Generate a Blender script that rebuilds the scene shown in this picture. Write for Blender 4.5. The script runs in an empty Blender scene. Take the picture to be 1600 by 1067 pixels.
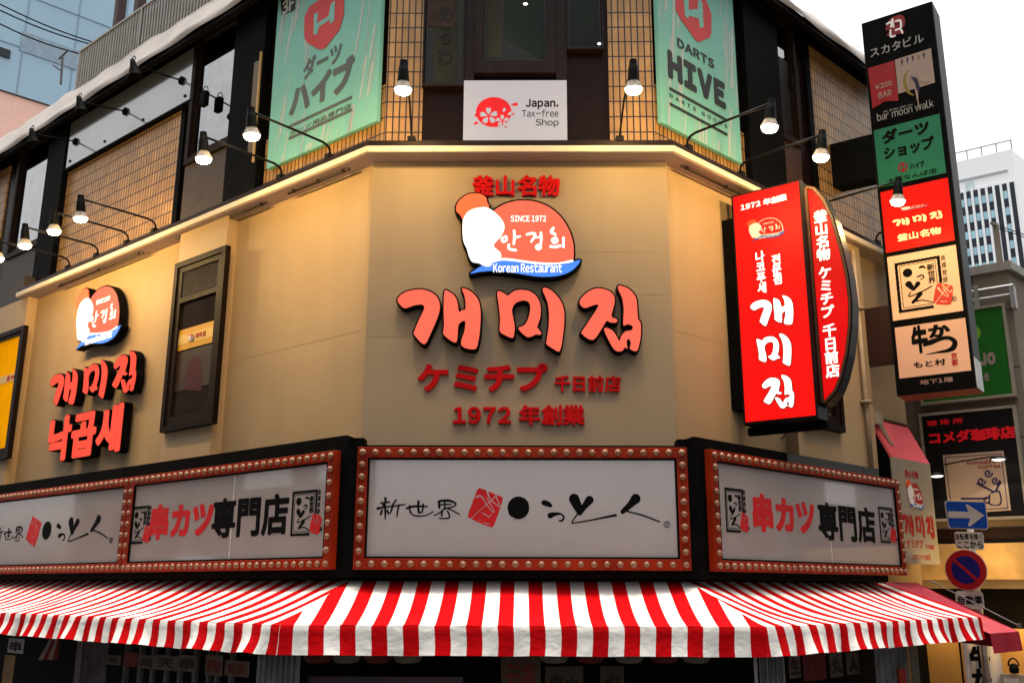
import bpy, bmesh, math, random
import numpy as np
from mathutils import Vector, Matrix
from mathutils.geometry import tessellate_polygon
R_ = math.radians
rng = random.Random(7)
sc = bpy.context.scene
COL = sc.collection

# ------------------------------------------------------------------ camera, world, sun, exposure
FOC, PITCH, ROLL, YAW = 1514.0, R_(14.2), R_(0.2), R_(-0.65)
CAM = np.array([0.0, -9.4, 3.2])
def cam_matrix():
    cp, sp = math.cos(PITCH), math.sin(PITCH)
    fw = np.array([0, cp, sp]); rt = np.array([1, 0, 0.]); up = np.array([0, -sp, cp])
    cr, sr = math.cos(ROLL), math.sin(ROLL)
    r2 = cr*rt + sr*up; u2 = -sr*rt + cr*up
    cy, sy = math.cos(YAW), math.sin(YAW)
    Y = np.array([[cy, -sy, 0], [sy, cy, 0], [0, 0, 1]])
    return np.stack([r2, -u2, fw]) @ Y
RM = cam_matrix()
cd = bpy.data.cameras.new('camera'); cam = bpy.data.objects.new('camera', cd); COL.objects.link(cam)
cd.sensor_width = 36.0; cd.lens = 36.0*FOC/1600.0; cd.clip_end = 2000
m = Matrix.Identity(4)
for i in range(3):
    m[i][0], m[i][1], m[i][2], m[i][3] = RM[0][i], -RM[1][i], -RM[2][i], CAM[i]
cam.matrix_world = m
sc.camera = cam

SUN_EL, SUN_AZ = R_(89.2), R_(20)
w = bpy.data.worlds.new('World'); sc.world = w; w.use_nodes = True
nt = w.node_tree; bg = nt.nodes['Background']
sky = nt.nodes.new('ShaderNodeTexSky'); sky.sky_type = 'NISHITA'; sky.sun_disc = False
sky.sun_elevation = SUN_EL; sky.sun_rotation = SUN_AZ; sky.air_density = 1.0; sky.dust_density = 6.0; sky.ozone_density = 1.0
hs = nt.nodes.new('ShaderNodeHueSaturation'); hs.inputs['Saturation'].default_value = 0.04
nt.links.new(sky.outputs[0], hs.inputs['Color']); nt.links.new(hs.outputs[0], bg.inputs['Color'])
bg.inputs['Strength'].default_value = 0.15
sd = bpy.data.lights.new('sun', 'SUN'); sd.energy = 1.2; sd.angle = R_(12); sd.color = (1, .96, .9)
sun = bpy.data.objects.new('sun', sd); COL.objects.link(sun)
sdir = Vector((math.sin(SUN_AZ)*math.cos(SUN_EL), math.cos(SUN_AZ)*math.cos(SUN_EL), math.sin(SUN_EL)))
sun.rotation_euler = sdir.to_track_quat('Z', 'Y').to_euler(); sun.location = (0, -20, 40)
sc.view_settings.view_transform = 'Standard'; sc.view_settings.look = 'None'
EXPO = 1.3
sc.view_settings.exposure = EXPO; sc.view_settings.gamma = 1.0
sc.cycles.use_denoising = True
sc.cycles.max_bounces = 6

# ------------------------------------------------------------------ wall frames: a vertical plane with u (to the right), z up and n (outward)
def frame(o, a):
    a = math.radians(a)
    return (np.array(o, float), np.array([math.cos(a), math.sin(a), 0]), np.array([math.sin(a), -math.cos(a), 0]))
def W(fr, u, n, z):
    o, U, N = fr
    p = o + U*u + N*n
    return Vector((p[0], p[1], p[2] + z))
def at(fr, px, py, n=0.0):
    """real place on a wall plane that a point of the photograph lies on -> (u, z)"""
    o, U, N = fr
    d = RM.T @ np.array([(px-800)/FOC, (py-533.5)/FOC, 1.0])
    o2 = o + N*n
    p = CAM + d*((o2-CAM) @ N)/(d @ N)
    return float((p-o) @ U), float(p[2])
def shift(fr, u, n=0):
    o, U, N = fr
    return o + U*u + N*n
C = frame((0, 0, 0), 0)
L = frame((-1.56, .04, 0), -39.5)
R = frame((1.485, .04, 0), 44)
CU = frame((0, .15, 0), 0)
LU = frame((-1.47, .15, 0), -39.5)
RU = frame((1.40, .15, 0), 44)
B1 = frame(shift(R, .98), -36)           # red blade sign
TW = frame(shift(RU, 3.78), -35)         # tall directory sign
NB = frame(shift(R, 5.9), -36)           # neighbouring building
# ------------------------------------------------------------------ materials
MATS = {}
def S(r, g, b):
    f = lambda c: (c/255/12.92 if c/255 <= .04045 else ((c/255+.055)/1.055)**2.4)
    return (f(r), f(g), f(b))
def M(name, col=(.5, .5, .5), rough=.6, metal=0.0, emit=None, es=1.0, var=.12, scale=6.0, bump=0.0, bscale=60.0, spec=.22, trans=0.0, alpha=1.0, coat=0.0, streak=0.0):
    if name in MATS: return MATS[name]
    mt = bpy.data.materials.new(name); MATS[name] = mt; mt.use_nodes = True
    t = mt.node_tree; p = t.nodes['Principled BSDF']
    p.inputs['Roughness'].default_value = rough; p.inputs['Metallic'].default_value = metal
    p.inputs['Specular IOR Level'].default_value = spec
    p.inputs['Transmission Weight'].default_value = trans; p.inputs['Alpha'].default_value = alpha
    p.inputs['Coat Weight'].default_value = coat
    tc = t.nodes.new('ShaderNodeTexCoord'); nz = t.nodes.new('ShaderNodeTexNoise')
    nz.inputs['Scale'].default_value = scale; nz.inputs['Detail'].default_value = 6
    t.links.new(tc.outputs['Object'], nz.inputs['Vector'])
    mr = t.nodes.new('ShaderNodeMapRange'); mr.inputs[1].default_value = .3; mr.inputs[2].default_value = .7
    mr.inputs[3].default_value = 1-var; mr.inputs[4].default_value = 1+var
    t.links.new(nz.outputs['Fac'], mr.inputs[0])
    mx = t.nodes.new('ShaderNodeMix'); mx.data_type = 'RGBA'; mx.blend_type = 'MULTIPLY'; mx.inputs[0].default_value = 1
    mx.inputs[6].default_value = (*col, 1); t.links.new(mr.outputs[0], mx.inputs[7])
    last = mx.outputs[2]
    if streak:
        mp = t.nodes.new('ShaderNodeMapping'); mp.inputs['Scale'].default_value = (3.5, 3.5, .3); t.links.new(tc.outputs['Object'], mp.inputs['Vector'])
        n3 = t.nodes.new('ShaderNodeTexNoise'); n3.inputs['Scale'].default_value = 1.0; n3.inputs['Detail'].default_value = 8; t.links.new(mp.outputs[0], n3.inputs['Vector'])
        r3 = t.nodes.new('ShaderNodeMapRange'); r3.inputs[1].default_value = .35; r3.inputs[2].default_value = .6; r3.inputs[3].default_value = 1-streak; r3.inputs[4].default_value = 1.0; t.links.new(n3.outputs['Fac'], r3.inputs[0])
        m3 = t.nodes.new('ShaderNodeMix'); m3.data_type = 'RGBA'; m3.blend_type = 'MULTIPLY'; m3.inputs[0].default_value = 1
        t.links.new(last, m3.inputs[6]); t.links.new(r3.outputs[0], m3.inputs[7]); last = m3.outputs[2]
    t.links.new(last, p.inputs['Base Color'])
    if emit is not None:
        m2 = t.nodes.new('ShaderNodeMix'); m2.data_type = 'RGBA'; m2.blend_type = 'MULTIPLY'; m2.inputs[0].default_value = 1
        m2.inputs[6].default_value = (*emit, 1); t.links.new(mr.outputs[0], m2.inputs[7])
        t.links.new(m2.outputs[2], p.inputs['Emission Color']); p.inputs['Emission Strength'].default_value = es/2**EXPO
    if bump:
        n2 = t.nodes.new('ShaderNodeTexNoise'); n2.inputs['Scale'].default_value = bscale; n2.inputs['Detail'].default_value = 4
        t.links.new(tc.outputs['Object'], n2.inputs['Vector'])
        bp = t.nodes.new('ShaderNodeBump'); bp.inputs['Strength'].default_value = bump; bp.inputs['Distance'].default_value = .01
        t.links.new(n2.outputs['Fac'], bp.inputs['Height']); t.links.new(bp.outputs[0], p.inputs['Normal'])
    return mt
def tile_mat(name, c1, c2, grout, bw, rh, gw, rough=.45):
    mt = bpy.data.materials.new(name); MATS[name] = mt; mt.use_nodes = True
    t = mt.node_tree; p = t.nodes['Principled BSDF']; p.inputs['Roughness'].default_value = rough
    uv = t.nodes.new('ShaderNodeUVMap'); br = t.nodes.new('ShaderNodeTexBrick')
    br.offset = 0.0; br.squash = 1.0
    br.inputs['Scale'].default_value = 1.0; br.inputs['Brick Width'].default_value = bw; br.inputs['Row Height'].default_value = rh
    br.inputs['Mortar Size'].default_value = gw; br.inputs['Mortar Smooth'].default_value = .15; br.inputs['Bias'].default_value = 0
    br.inputs['Color1'].default_value = (*c1, 1); br.inputs['Color2'].default_value = (*c2, 1); br.inputs['Mortar'].default_value = (*grout, 1)
    t.links.new(uv.outputs[0], br.inputs['Vector'])
    nz = t.nodes.new('ShaderNodeTexNoise'); nz.inputs['Scale'].default_value = 3; nz.inputs['Detail'].default_value = 6
    t.links.new(uv.outputs[0], nz.inputs['Vector'])
    mr = t.nodes.new('ShaderNodeMapRange'); mr.inputs[1].default_value = .3; mr.inputs[2].default_value = .7; mr.inputs[3].default_value = .75; mr.inputs[4].default_value = 1.2
    t.links.new(nz.outputs['Fac'], mr.inputs[0])
    mx = t.nodes.new('ShaderNodeMix'); mx.data_type = 'RGBA'; mx.blend_type = 'MULTIPLY'; mx.inputs[0].default_value = 1
    t.links.new(br.outputs['Color'], mx.inputs[6]); t.links.new(mr.outputs[0], mx.inputs[7])
    t.links.new(mx.outputs[2], p.inputs['Base Color'])
    bp = t.nodes.new('ShaderNodeBump'); bp.inputs['Strength'].default_value = .6; bp.inputs['Distance'].default_value = .008; bp.invert = True
    t.links.new(br.outputs['Fac'], bp.inputs['Height']); t.links.new(bp.outputs[0], p.inputs['Normal'])
    return mt
def stripe_mat(name, red, white, period, seam=True):
    mt = bpy.data.materials.new(name); MATS[name] = mt; mt.use_nodes = True
    t = mt.node_tree; p = t.nodes['Principled BSDF']; p.inputs['Roughness'].default_value = .9; p.inputs['Specular IOR Level'].default_value = .03
    uv = t.nodes.new('ShaderNodeUVMap'); sx = t.nodes.new('ShaderNodeSeparateXYZ'); t.links.new(uv.outputs[0], sx.inputs[0])
    d = t.nodes.new('ShaderNodeMath'); d.operation = 'DIVIDE'; d.inputs[1].default_value = period; t.links.new(sx.outputs[0], d.inputs[0])
    f = t.nodes.new('ShaderNodeMath'); f.operation = 'FRACT'; t.links.new(d.outputs[0], f.inputs[0])
    g = t.nodes.new('ShaderNodeMath'); g.operation = 'GREATER_THAN'; g.inputs[1].default_value = .5; t.links.new(f.outputs[0], g.inputs[0])
    mx = t.nodes.new('ShaderNodeMix'); mx.data_type = 'RGBA'
    mx.inputs[6].default_value = (*white, 1); mx.inputs[7].default_value = (*red, 1); t.links.new(g.outputs[0], mx.inputs[0])
    nz = t.nodes.new('ShaderNodeTexNoise'); nz.inputs['Scale'].default_value = 2.5; nz.inputs['Detail'].default_value = 8; t.links.new(uv.outputs[0], nz.inputs['Vector'])
    mr = t.nodes.new('ShaderNodeMapRange'); mr.inputs[1].default_value = .3; mr.inputs[2].default_value = .7; mr.inputs[3].default_value = .80; mr.inputs[4].default_value = 1.06
    t.links.new(nz.outputs['Fac'], mr.inputs[0])
    m2 = t.nodes.new('ShaderNodeMix'); m2.data_type = 'RGBA'; m2.blend_type = 'MULTIPLY'; m2.inputs[0].default_value = 1
    t.links.new(mx.outputs[2], m2.inputs[6]); t.links.new(mr.outputs[0], m2.inputs[7]); t.links.new(m2.outputs[2], p.inputs['Base Color'])
    n2 = t.nodes.new('ShaderNodeTexNoise'); n2.inputs['Scale'].default_value = 14; n2.inputs['Detail'].default_value = 5; t.links.new(uv.outputs[0], n2.inputs['Vector'])
    bp = t.nodes.new('ShaderNodeBump'); bp.inputs['Strength'].default_value = .55; bp.inputs['Distance'].default_value = .015
    t.links.new(n2.outputs['Fac'], bp.inputs['Height']); t.links.new(bp.outputs[0], p.inputs['Normal'])
    return mt
WALL = M('beige_wall_panel', (.40, .275, .152), .55, var=.08, scale=.9, bump=.05, bscale=25, streak=.05)
CWALL = M('beige_corner_panel', (.355, .262, .168), .5, var=.07, scale=.8, bump=.05, bscale=25, streak=.05)
WALL2 = M('beige_pilaster', (.45, .31, .175), .55, var=.08, scale=.9, bump=.05, bscale=25, streak=.05)
CREAM = M('cream_trim', (.62, .52, .38), .5, var=.06, scale=4, streak=.05)
SOFF = M('soffit_board', (.42, .33, .27), .6, var=.05)
BLACK = M('black_sheet_metal', (.004, .004, .004), .6, var=.3, spec=.02)
BLACKM = M('matte_black', (.003, .003, .003), .7, spec=.05)
DKBROWN = M('dark_brown_metal', (.012, .006, .005), .4, var=.3, spec=.12)
MAROON = M('dark_maroon_panel', (.009, .003, .003), .4, var=.3, spec=.1)
GREYBR = M('grey_brown_panel', (.055, .042, .036), .55, var=.1, scale=3)
FRAMEBR = M('bronze_window_frame', (.014, .008, .006), .5, var=.2, spec=.06)
GLASSD = M('dark_window_glass', (.008, .009, .008), .04, var=.3, scale=1.2, spec=.2)
GLASSS = M('window_glass', (.27, .275, .28), .03, metal=1.0, var=.1)
TILE = tile_mat('ochre_wall_tile', (.46, .25, .085), (.36, .19, .06), (.008, .004, .003), .07, .18, .008)
STRIPE = stripe_mat('striped_awning_cloth', (.62, .006, .012), (.80, .77, .72), .25)
# ------------------------------------------------------------------ mesh collecting
class MB:
    def __init__(s): s.v = []; s.f = []; s.uv = []
    def add(s, pts, faces, uvs=None):
        b = len(s.v); s.v += [Vector(p) for p in pts]; s.uv += list(uvs) if uvs else [(p[0], p[2]) for p in pts]
        s.f += [tuple(i+b for i in f) for f in faces]; return s
    def box(s, fr, u0, u1, n0, n1, z0, z1):
        q = [(u0, n0, z0), (u1, n0, z0), (u1, n1, z0), (u0, n1, z0), (u0, n0, z1), (u1, n0, z1), (u1, n1, z1), (u0, n1, z1)]
        return s.add([W(fr, *p) for p in q], [(3, 2, 1, 0), (4, 5, 6, 7), (0, 1, 5, 4), (1, 2, 6, 5), (2, 3, 7, 6), (3, 0, 4, 7)], [(p[0], p[2]) for p in q])
    def poly(s, pts, uvs=None):
        return s.add(pts, [tuple(range(len(pts)))], uvs)
    def prism(s, loops, fr, n0, n1, back=False):
        loops = [l for l in loops if len(l) > 2]
        if not loops: return s
        flat = [p for l in loops for p in l]; tris = []
        st = np.cumsum([0]+[len(l) for l in loops])
        def inside(p, l):
            c = False
            for i in range(len(l)):
                (x0, y0), (x1, y1) = l[i-1], l[i]
                if (y0 > p[1]) != (y1 > p[1]) and p[0] < x0+(p[1]-y0)*(x1-x0)/(y1-y0): c = not c
            return c
        par = [[j for j in range(len(loops)) if j != i and inside(loops[i][0], loops[j])] for i in range(len(loops))]
        for i in range(len(loops)):
            if len(par[i]) % 2: continue
            grp = [i]+[j for j in range(len(loops)) if len(par[j]) == len(par[i])+1 and i in par[j]]
            idx = [k for j in grp for k in range(st[j], st[j+1])]
            for t in tessellate_polygon([[Vector((p[0], p[1], 0)) for p in loops[j]] for j in grp]): tris.append(tuple(idx[q] for q in t))
        front = [W(fr, p[0], n1, p[1]) for p in flat]; bk = [W(fr, p[0], n0, p[1]) for p in flat]
        k = len(flat); faces = []
        for t in tris:
            a, b, c = [flat[i] for i in t]
            ar = (b[0]-a[0])*(c[1]-a[1])-(b[1]-a[1])*(c[0]-a[0])
            if abs(ar) < 1e-12: continue
            t = tuple(t) if ar > 0 else tuple(reversed(t))
            faces.append(t)
            if back: faces.append(tuple(i+k for i in reversed(t)))
        o = 0
        for l in loops:
            nl = len(l); ar = sum(l[i][0]*l[(i+1) % nl][1]-l[(i+1) % nl][0]*l[i][1] for i in range(nl))
            for i in range(nl):
                a, b = o+i, o+(i+1) % nl
                faces.append((a, a+k, b+k, b))
            o += nl
        return s.add(front+bk, faces, [(p[0], p[1]) for p in flat]*2)
    def tube(s, path, r, seg=8, cap=True):
        path = [Vector(p) for p in path]; rs = r if isinstance(r, (list, tuple)) else [r]*len(path)
        rings = []
        up = None
        for i, p in enumerate(path):
            d = (path[min(i+1, len(path)-1)]-path[max(i-1, 0)]).normalized()
            a = d.orthogonal().normalized() if up is None else (up - d*up.dot(d)).normalized()
            up = a; b = d.cross(a)
            rings.append([p + (a*math.cos(2*math.pi*k/seg)+b*math.sin(2*math.pi*k/seg))*rs[i] for k in range(seg)])
        pts = [q for rr in rings for q in rr]; fs = []
        for i in range(len(path)-1):
            for k in range(seg):
                fs.append((i*seg+k, i*seg+(k+1) % seg, (i+1)*seg+(k+1) % seg, (i+1)*seg+k))
        if cap: fs += [tuple(reversed(range(seg))), tuple((len(path)-1)*seg+k for k in range(seg))]
        return s.add(pts, fs)
    def lathe(s, prof, o=(0, 0, 0), ax=(0, 0, 1), seg=20):
        ax = Vector(ax).normalized(); a = ax.orthogonal().normalized(); b = ax.cross(a); o = Vector(o)
        pts = [o + ax*h + (a*math.cos(2*math.pi*k/seg)+b*math.sin(2*math.pi*k/seg))*r for r, h in prof for k in range(seg)]
        fs = [(i*seg+k, i*seg+(k+1) % seg, (i+1)*seg+(k+1) % seg, (i+1)*seg+k) for i in range(len(prof)-1) for k in range(seg)]
        return s.add(pts, fs)
    def grid(s, rows, uvs):
        nr, nc = len(rows), len(rows[0])
        return s.add([p for r in rows for p in r], [(i*nc+j, i*nc+j+1, (i+1)*nc+j+1, (i+1)*nc+j) for i in range(nr-1) for j in range(nc-1)], [q for r in uvs for q in r])
def obj(name, mb, mat, parent=None, loc=None, smooth=False, recalc=True, bevel=0, local=False):
    base = Vector((0, 0, 0))
    p = parent
    while p is not None: base += p.location; p = p.parent
    off = Vector(loc) if loc is not None else Vector((0, 0, 0))
    me = bpy.data.meshes.new(name)
    bm = bmesh.new(); vs = [bm.verts.new(v if local else v-base-off) for v in mb.v]
    bm.verts.ensure_lookup_table(); ul = bm.loops.layers.uv.new('UVMap')
    for f in mb.f:
        try: fc = bm.faces.new([vs[i] for i in f])
        except ValueError: continue
        fc.smooth = smooth
        for lp, i in zip(fc.loops, f): lp[ul].uv = mb.uv[i]
    if recalc: bmesh.ops.recalc_face_normals(bm, faces=bm.faces)
    bm.to_mesh(me); bm.free()
    o = bpy.data.objects.new(name, me); COL.objects.link(o); o.location = off
    if mat: me.materials.append(mat)
    if parent is not None: o.parent = parent
    if bevel:
        bv = o.modifiers.new('bevel', 'BEVEL'); bv.width = bevel; bv.segments = 2; bv.limit_method = 'ANGLE'
    return o
def tag(o, label=None, cat=None, group=None, kind=None):
    if label: o['label'] = label
    if cat: o['category'] = cat
    if group: o['group'] = group
    if kind: o['kind'] = kind
    return o
def thing(name, loc, label, cat, group=None):
    o = bpy.data.objects.new(name, None); COL.objects.link(o); o.location = loc; o.empty_display_size = .1
    return tag(o, label, cat, group)
# ------------------------------------------------------------------ outlines: signed distance -> contours (lettering, brush strokes, cut shapes)
def sd_segs(P, seg):
    out_d = np.full(len(P), 1e9); ins = np.zeros(len(P), bool)
    for i in range(0, len(seg), 64):
        sg = seg[i:i+64]; a = sg[:, :2]; b = sg[:, 2:]
        ab = b-a; ap = P[:, None, :]-a[None]
        t = np.clip((ap*ab).sum(2)/np.maximum((ab*ab).sum(1), 1e-12), 0, 1)
        d = np.sqrt(((ap-ab*t[..., None])**2).sum(2)).min(1); out_d = np.minimum(out_d, d)
        ya, yb = a[:, 1], b[:, 1]; py = P[:, 1:2]; px = P[:, 0:1]
        cr = ((ya > py) != (yb > py))
        xi = a[:, 0]+(py-ya)*(b[:, 0]-a[:, 0])/np.where(yb == ya, 1e-12, yb-ya)
        ins ^= ((cr & (px < xi)).sum(1) % 2 == 1)
    return np.where(ins, -out_d, out_d)
def sd_loops(loops):
    sg = np.array([[*l[i], *l[(i+1) % len(l)]] for l in loops for i in range(len(l))], float)
    return lambda P: sd_segs(P, sg)
def sd_stroke(pts):
    """tapered brush stroke: list of (x, y, r)"""
    pts = np.array(pts, float)
    if len(pts) > 2:
        q = []
        for i in range(len(pts)-1):
            p0, p1, p2, p3 = pts[max(i-1, 0)], pts[i], pts[i+1], pts[min(i+2, len(pts)-1)]
            for t in np.linspace(0, 1, 5)[:-1]:
                v = .5*((2*p1)+(-p0+p2)*t+(2*p0-5*p1+4*p2-p3)*t*t+(-p0+3*p1-3*p2+p3)*t**3)
                v[2] = p1[2]+(p2[2]-p1[2])*t; q.append(v)
        q.append(pts[-1]); pts = np.array(q)
    def f(P):
        d = np.full(len(P), 1e9)
        for a, b in zip(pts[:-1], pts[1:]):
            ab = b[:2]-a[:2]; t = np.clip(((P-a[:2])@ab)/max(ab@ab, 1e-9), 0, 1)
            d = np.minimum(d, np.linalg.norm(P-a[:2]-t[:, None]*ab, axis=1)-(a[2]+(b[2]-a[2])*t))
        return d
    return f
def union(*fs): return lambda P: np.minimum.reduce([f(P) for f in fs])
def simplify(l, tol):
    pts = np.array(l)
    if len(pts) < 8: return l
    keep = np.zeros(len(pts), bool); h = len(pts)//2; keep[[0, h]] = True
    st = [(0, h), (h, len(pts))]
    ext = np.vstack([pts, pts[:1]])
    while st:
        a, b = st.pop()
        if b-a < 2: continue
        A, Bp = ext[a], ext[b]; d = Bp-A; n = np.hypot(*d)
        q = ext[a+1:b]
        dist = np.abs(d[0]*(q[:, 1]-A[1])-d[1]*(q[:, 0]-A[0]))/n if n > 1e-9 else np.hypot(*(q-A).T)
        k = int(dist.argmax())
        if dist[k] > tol:
            k += a+1; keep[k % len(pts)] = True; st += [(a, k), (k, b)]
    return [tuple(p) for p in pts[keep]]
def contours(f, x0, x1, y0, y1, step, level=0.0, tol=None):
    xs = np.arange(x0, x1+step, step); ys = np.arange(y0, y1+step, step)
    X, Y = np.meshgrid(xs, ys); V = f(np.stack([X.ravel(), Y.ravel()], 1)).reshape(X.shape)-level
    V = np.where(np.abs(V) < 1e-7, 1e-7, V)
    V[0, :] = np.maximum(V[0, :], 1e-6); V[-1, :] = np.maximum(V[-1, :], 1e-6); V[:, 0] = np.maximum(V[:, 0], 1e-6); V[:, -1] = np.maximum(V[:, -1], 1e-6)
    I = V < 0; code = I[:-1, :-1]*1+I[:-1, 1:]*2+I[1:, 1:]*4+I[1:, :-1]*8
    nxt = {}
    def ept(k):
        j, i, d = k
        a = V[j, i]; b = V[j, i+1] if d == 0 else V[j+1, i]; t = a/(a-b)
        return (xs[i]+step*t, ys[j]) if d == 0 else (xs[i], ys[j]+step*t)
    T = {1: 'LB', 2: 'BR', 3: 'LR', 4: 'RT', 6: 'BT', 7: 'LT', 8: 'TL', 9: 'TB', 11: 'TR', 12: 'RL', 13: 'RB', 14: 'BL', 5: 'LBRT', 10: 'BRTL'}
    for j, i in zip(*np.nonzero((code > 0) & (code < 15))):
        e = {'B': (j, i, 0), 'T': (j+1, i, 0), 'L': (j, i, 1), 'R': (j, i+1, 1)}
        s = T[int(code[j, i])]
        for q in range(0, len(s), 2): nxt[e[s[q]]] = e[s[q+1]]
    loops = []
    while nxt:
        k0, k = nxt.popitem(); l = [ept(k0)]
        while k != k0 and k in nxt: l.append(ept(k)); k = nxt.pop(k)
        if len(l) > 3:
            l = simplify(l, tol or step*.12)
            if len(l) > 2: loops.append(l)
    return loops
GL = {}; _tmp = bpy.data.curves.new('tmp', 'FONT'); _to = bpy.data.objects.new('tmp', _tmp); COL.objects.link(_to)
FULL = {c: chr(ord(c)+0xFEE0) for c in '0123456789ABCDEFGHIJKLMNOPQRSTUVWXYZabcdefghijklmnopqrstuvwxyz.-&'}
FULL['¥'] = '￥'
def glyph(ch, wt):
    k = (ch, wt)
    if k in GL: return GL[k]
    _tmp.body = FULL.get(ch, ch); _tmp.size = 1; _tmp.resolution_u = 4
    bpy.context.view_layer.update()
    ev = _to.evaluated_get(bpy.context.evaluated_depsgraph_get()); me = ev.to_mesh()
    cnt = {}
    for p in me.polygons:
        for e in p.edge_keys: cnt[e] = cnt.get(e, 0)+1
    vs = [(v.co.x, v.co.y) for v in me.vertices]
    mn = min(cnt.values()) if cnt else 1
    sg = np.array([[*vs[a], *vs[b]] for (a, b), c in cnt.items() if c == mn], float)
    ev.to_mesh_clear()
    if len(sg) == 0: GL[k] = ([], (0, 0, .3, .3)); return GL[k]
    m_ = .04+max(wt, 0)
    x0, x1 = sg[:, [0, 2]].min()-m_, sg[:, [0, 2]].max()+m_; y0, y1 = sg[:, [1, 3]].min()-m_, sg[:, [1, 3]].max()+m_
    lp = contours(lambda P: sd_segs(P, sg), x0, x1, y0, y1, .013, wt, .0022)
    a = np.array([p for l in lp for p in l])
    GL[k] = (lp, (a[:, 0].min(), a[:, 1].min(), a[:, 0].max(), a[:, 1].max())); return GL[k]
def text_loops(s, wt=.02, track=0.0, vert=False, sp=.3):
    """per character lists of outlines, laid out left to right (or top to bottom)"""
    out = []; x = 0.0
    for ch in s:
        if ch == ' ': x += sp if not vert else -sp if False else sp; continue
        lp, b = glyph(ch, wt)
        if vert:
            cx = (b[0]+b[2])/2; out.append([[(p[0]-cx, p[1]-x) for p in l] for l in lp]); x += 1.0+track
        elif ch in FULL or ord(ch) < 0x250:
            out.append([[(p[0]-b[0]+x, p[1]) for p in l] for l in lp]); x += b[2]-b[0]+.09+track
        else:
            g = .03
            bw = b[2]-b[0]
            if bw > .5: out.append([[(p[0]-(b[0]+b[2])/2+x+.5, p[1]) for p in l] for l in lp]); x += 1.0+track
            else: out.append([[(p[0]-(b[0]+b[2])/2+x+.4, p[1]) for p in l] for l in lp]); x += .8+track
    return out
def fit(groups, u0, u1, z0, z1):
    a = np.array([p for g in groups for l in g for p in l]); mn = a.min(0); mx = a.max(0)
    sx = (u1-u0)/(mx[0]-mn[0]); sy = (z1-z0)/(mx[1]-mn[1])
    return [[[(u0+(p[0]-mn[0])*sx, z0+(p[1]-mn[1])*sy) for p in l] for l in g] for g in groups]
def rect(fr, tl, br, n=0.0):
    a = at(fr, *tl, n); b = at(fr, *br, n)
    return a[0], b[0], b[1], a[1]
def text(name, s, fr, tl, br, n, mat, parent, wt=.02, track=0., vert=False, th=.003, sp=.3, box=None):
    g = fit(text_loops(s, wt, track, vert, sp), *(box or rect(fr, tl, br, n)))
    mb = MB()
    for q in g: mb.prism(q, fr, n, n+th)
    return obj(name, mb, mat, parent)
def smooth_poly(pts, k=4):
    pts = np.array(pts, float); n = len(pts); out = []
    for i in range(n):
        p0, p1, p2, p3 = pts[i-1], pts[i], pts[(i+1) % n], pts[(i+2) % n]
        for t in np.linspace(0, 1, k+1)[:-1]:
            out.append(tuple(.5*((2*p1)+(-p0+p2)*t+(2*p0-5*p1+4*p2-p3)*t*t+(-p0+3*p1-3*p2+p3)*t**3)))
    return out
def flip(l): return [(x, -y) for x, y in l]
# hand drawn brush lettering (three syllables, seven outlines), y up
LOGO_RAW = [[  # first syllable
 [(80,140),(110,105),(170,85),(235,85),(290,110),(318,150),(322,200),(305,260),(275,330),(240,395),(185,345),(180,325),(205,260),(230,205),(234,180),(215,168),(170,175),(125,190),(95,170)],
 [(348,92),(345,200),(350,290),(348,340),(415,385),(428,340),(432,282),(468,262),(466,320),(448,400),(525,422),(545,375),(555,290),(555,200),(540,140),(500,95),(448,75),(462,115),(470,160),(468,198),(450,200),(432,212),(422,150),(400,112),(375,97)]],
 [[(650,95),(690,105),(710,118),(745,92),(790,85),(840,95),(880,130),(897,180),(895,240),(880,285),(878,300),(898,325),(895,340),(870,338),(845,350),(815,350),(770,305),(800,290),(820,265),(835,220),(838,175),(825,152),(795,145),(755,160),(735,195),(738,230),(750,290),(748,330),(738,358),(690,340),(665,318),(668,260),(660,180)],
 [(915,72),(955,85),(1000,130),(1025,180),(1032,240),(1025,330),(1005,430),(970,420),(932,395),(930,375),(942,300),(945,220),(935,150),(912,95)]],
 [[(1118,155),(1150,110),(1200,80),(1250,78),(1295,95),(1318,125),(1318,165),(1305,205),(1300,240),(1325,250),(1332,262),(1320,272),(1290,270),(1270,262),(1240,310),(1190,370),(1130,335),(1135,315),(1180,250),(1225,180),(1215,168),(1180,178),(1145,188)],
 [(1345,60),(1395,75),(1430,110),(1445,150),(1448,250),(1462,270),(1462,340),(1450,400),(1435,432),(1398,418),(1405,390),(1395,362),(1380,380),(1385,418),(1370,410),(1355,430),(1320,430),(1290,390),(1255,305),(1305,318),(1340,375),(1350,350),(1375,322),(1410,315),(1418,292),(1390,280),(1365,285),(1370,200),(1362,130),(1342,85)]]]
LOGO_SD = [union(*[sd_loops([flip(smooth_poly(l, 3))]) for l in syl]) for syl in LOGO_RAW]
LOGO_BB = [(60, 345+230, -450, -60), (630, 1055, -450, -55), (1100, 1480, -450, -40)]
def logo_letters(level):
    return [contours(f, b[0]-30, b[1]+30, b[2]-30, b[3]+30, 4, level, .7) for f, b in zip(LOGO_SD, LOGO_BB)]
LL0, LL1 = logo_letters(0), logo_letters(9)
def vertical_logo(lv):
    out = []
    for k, g in enumerate(lv):
        a = np.array([p for l in g for p in l]); c = (a.min(0)+a.max(0))/2
        out.append([[(p[0]-c[0]+k*25, p[1]-c[1]-k*430) for p in l] for l in g])
    return out
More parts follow.
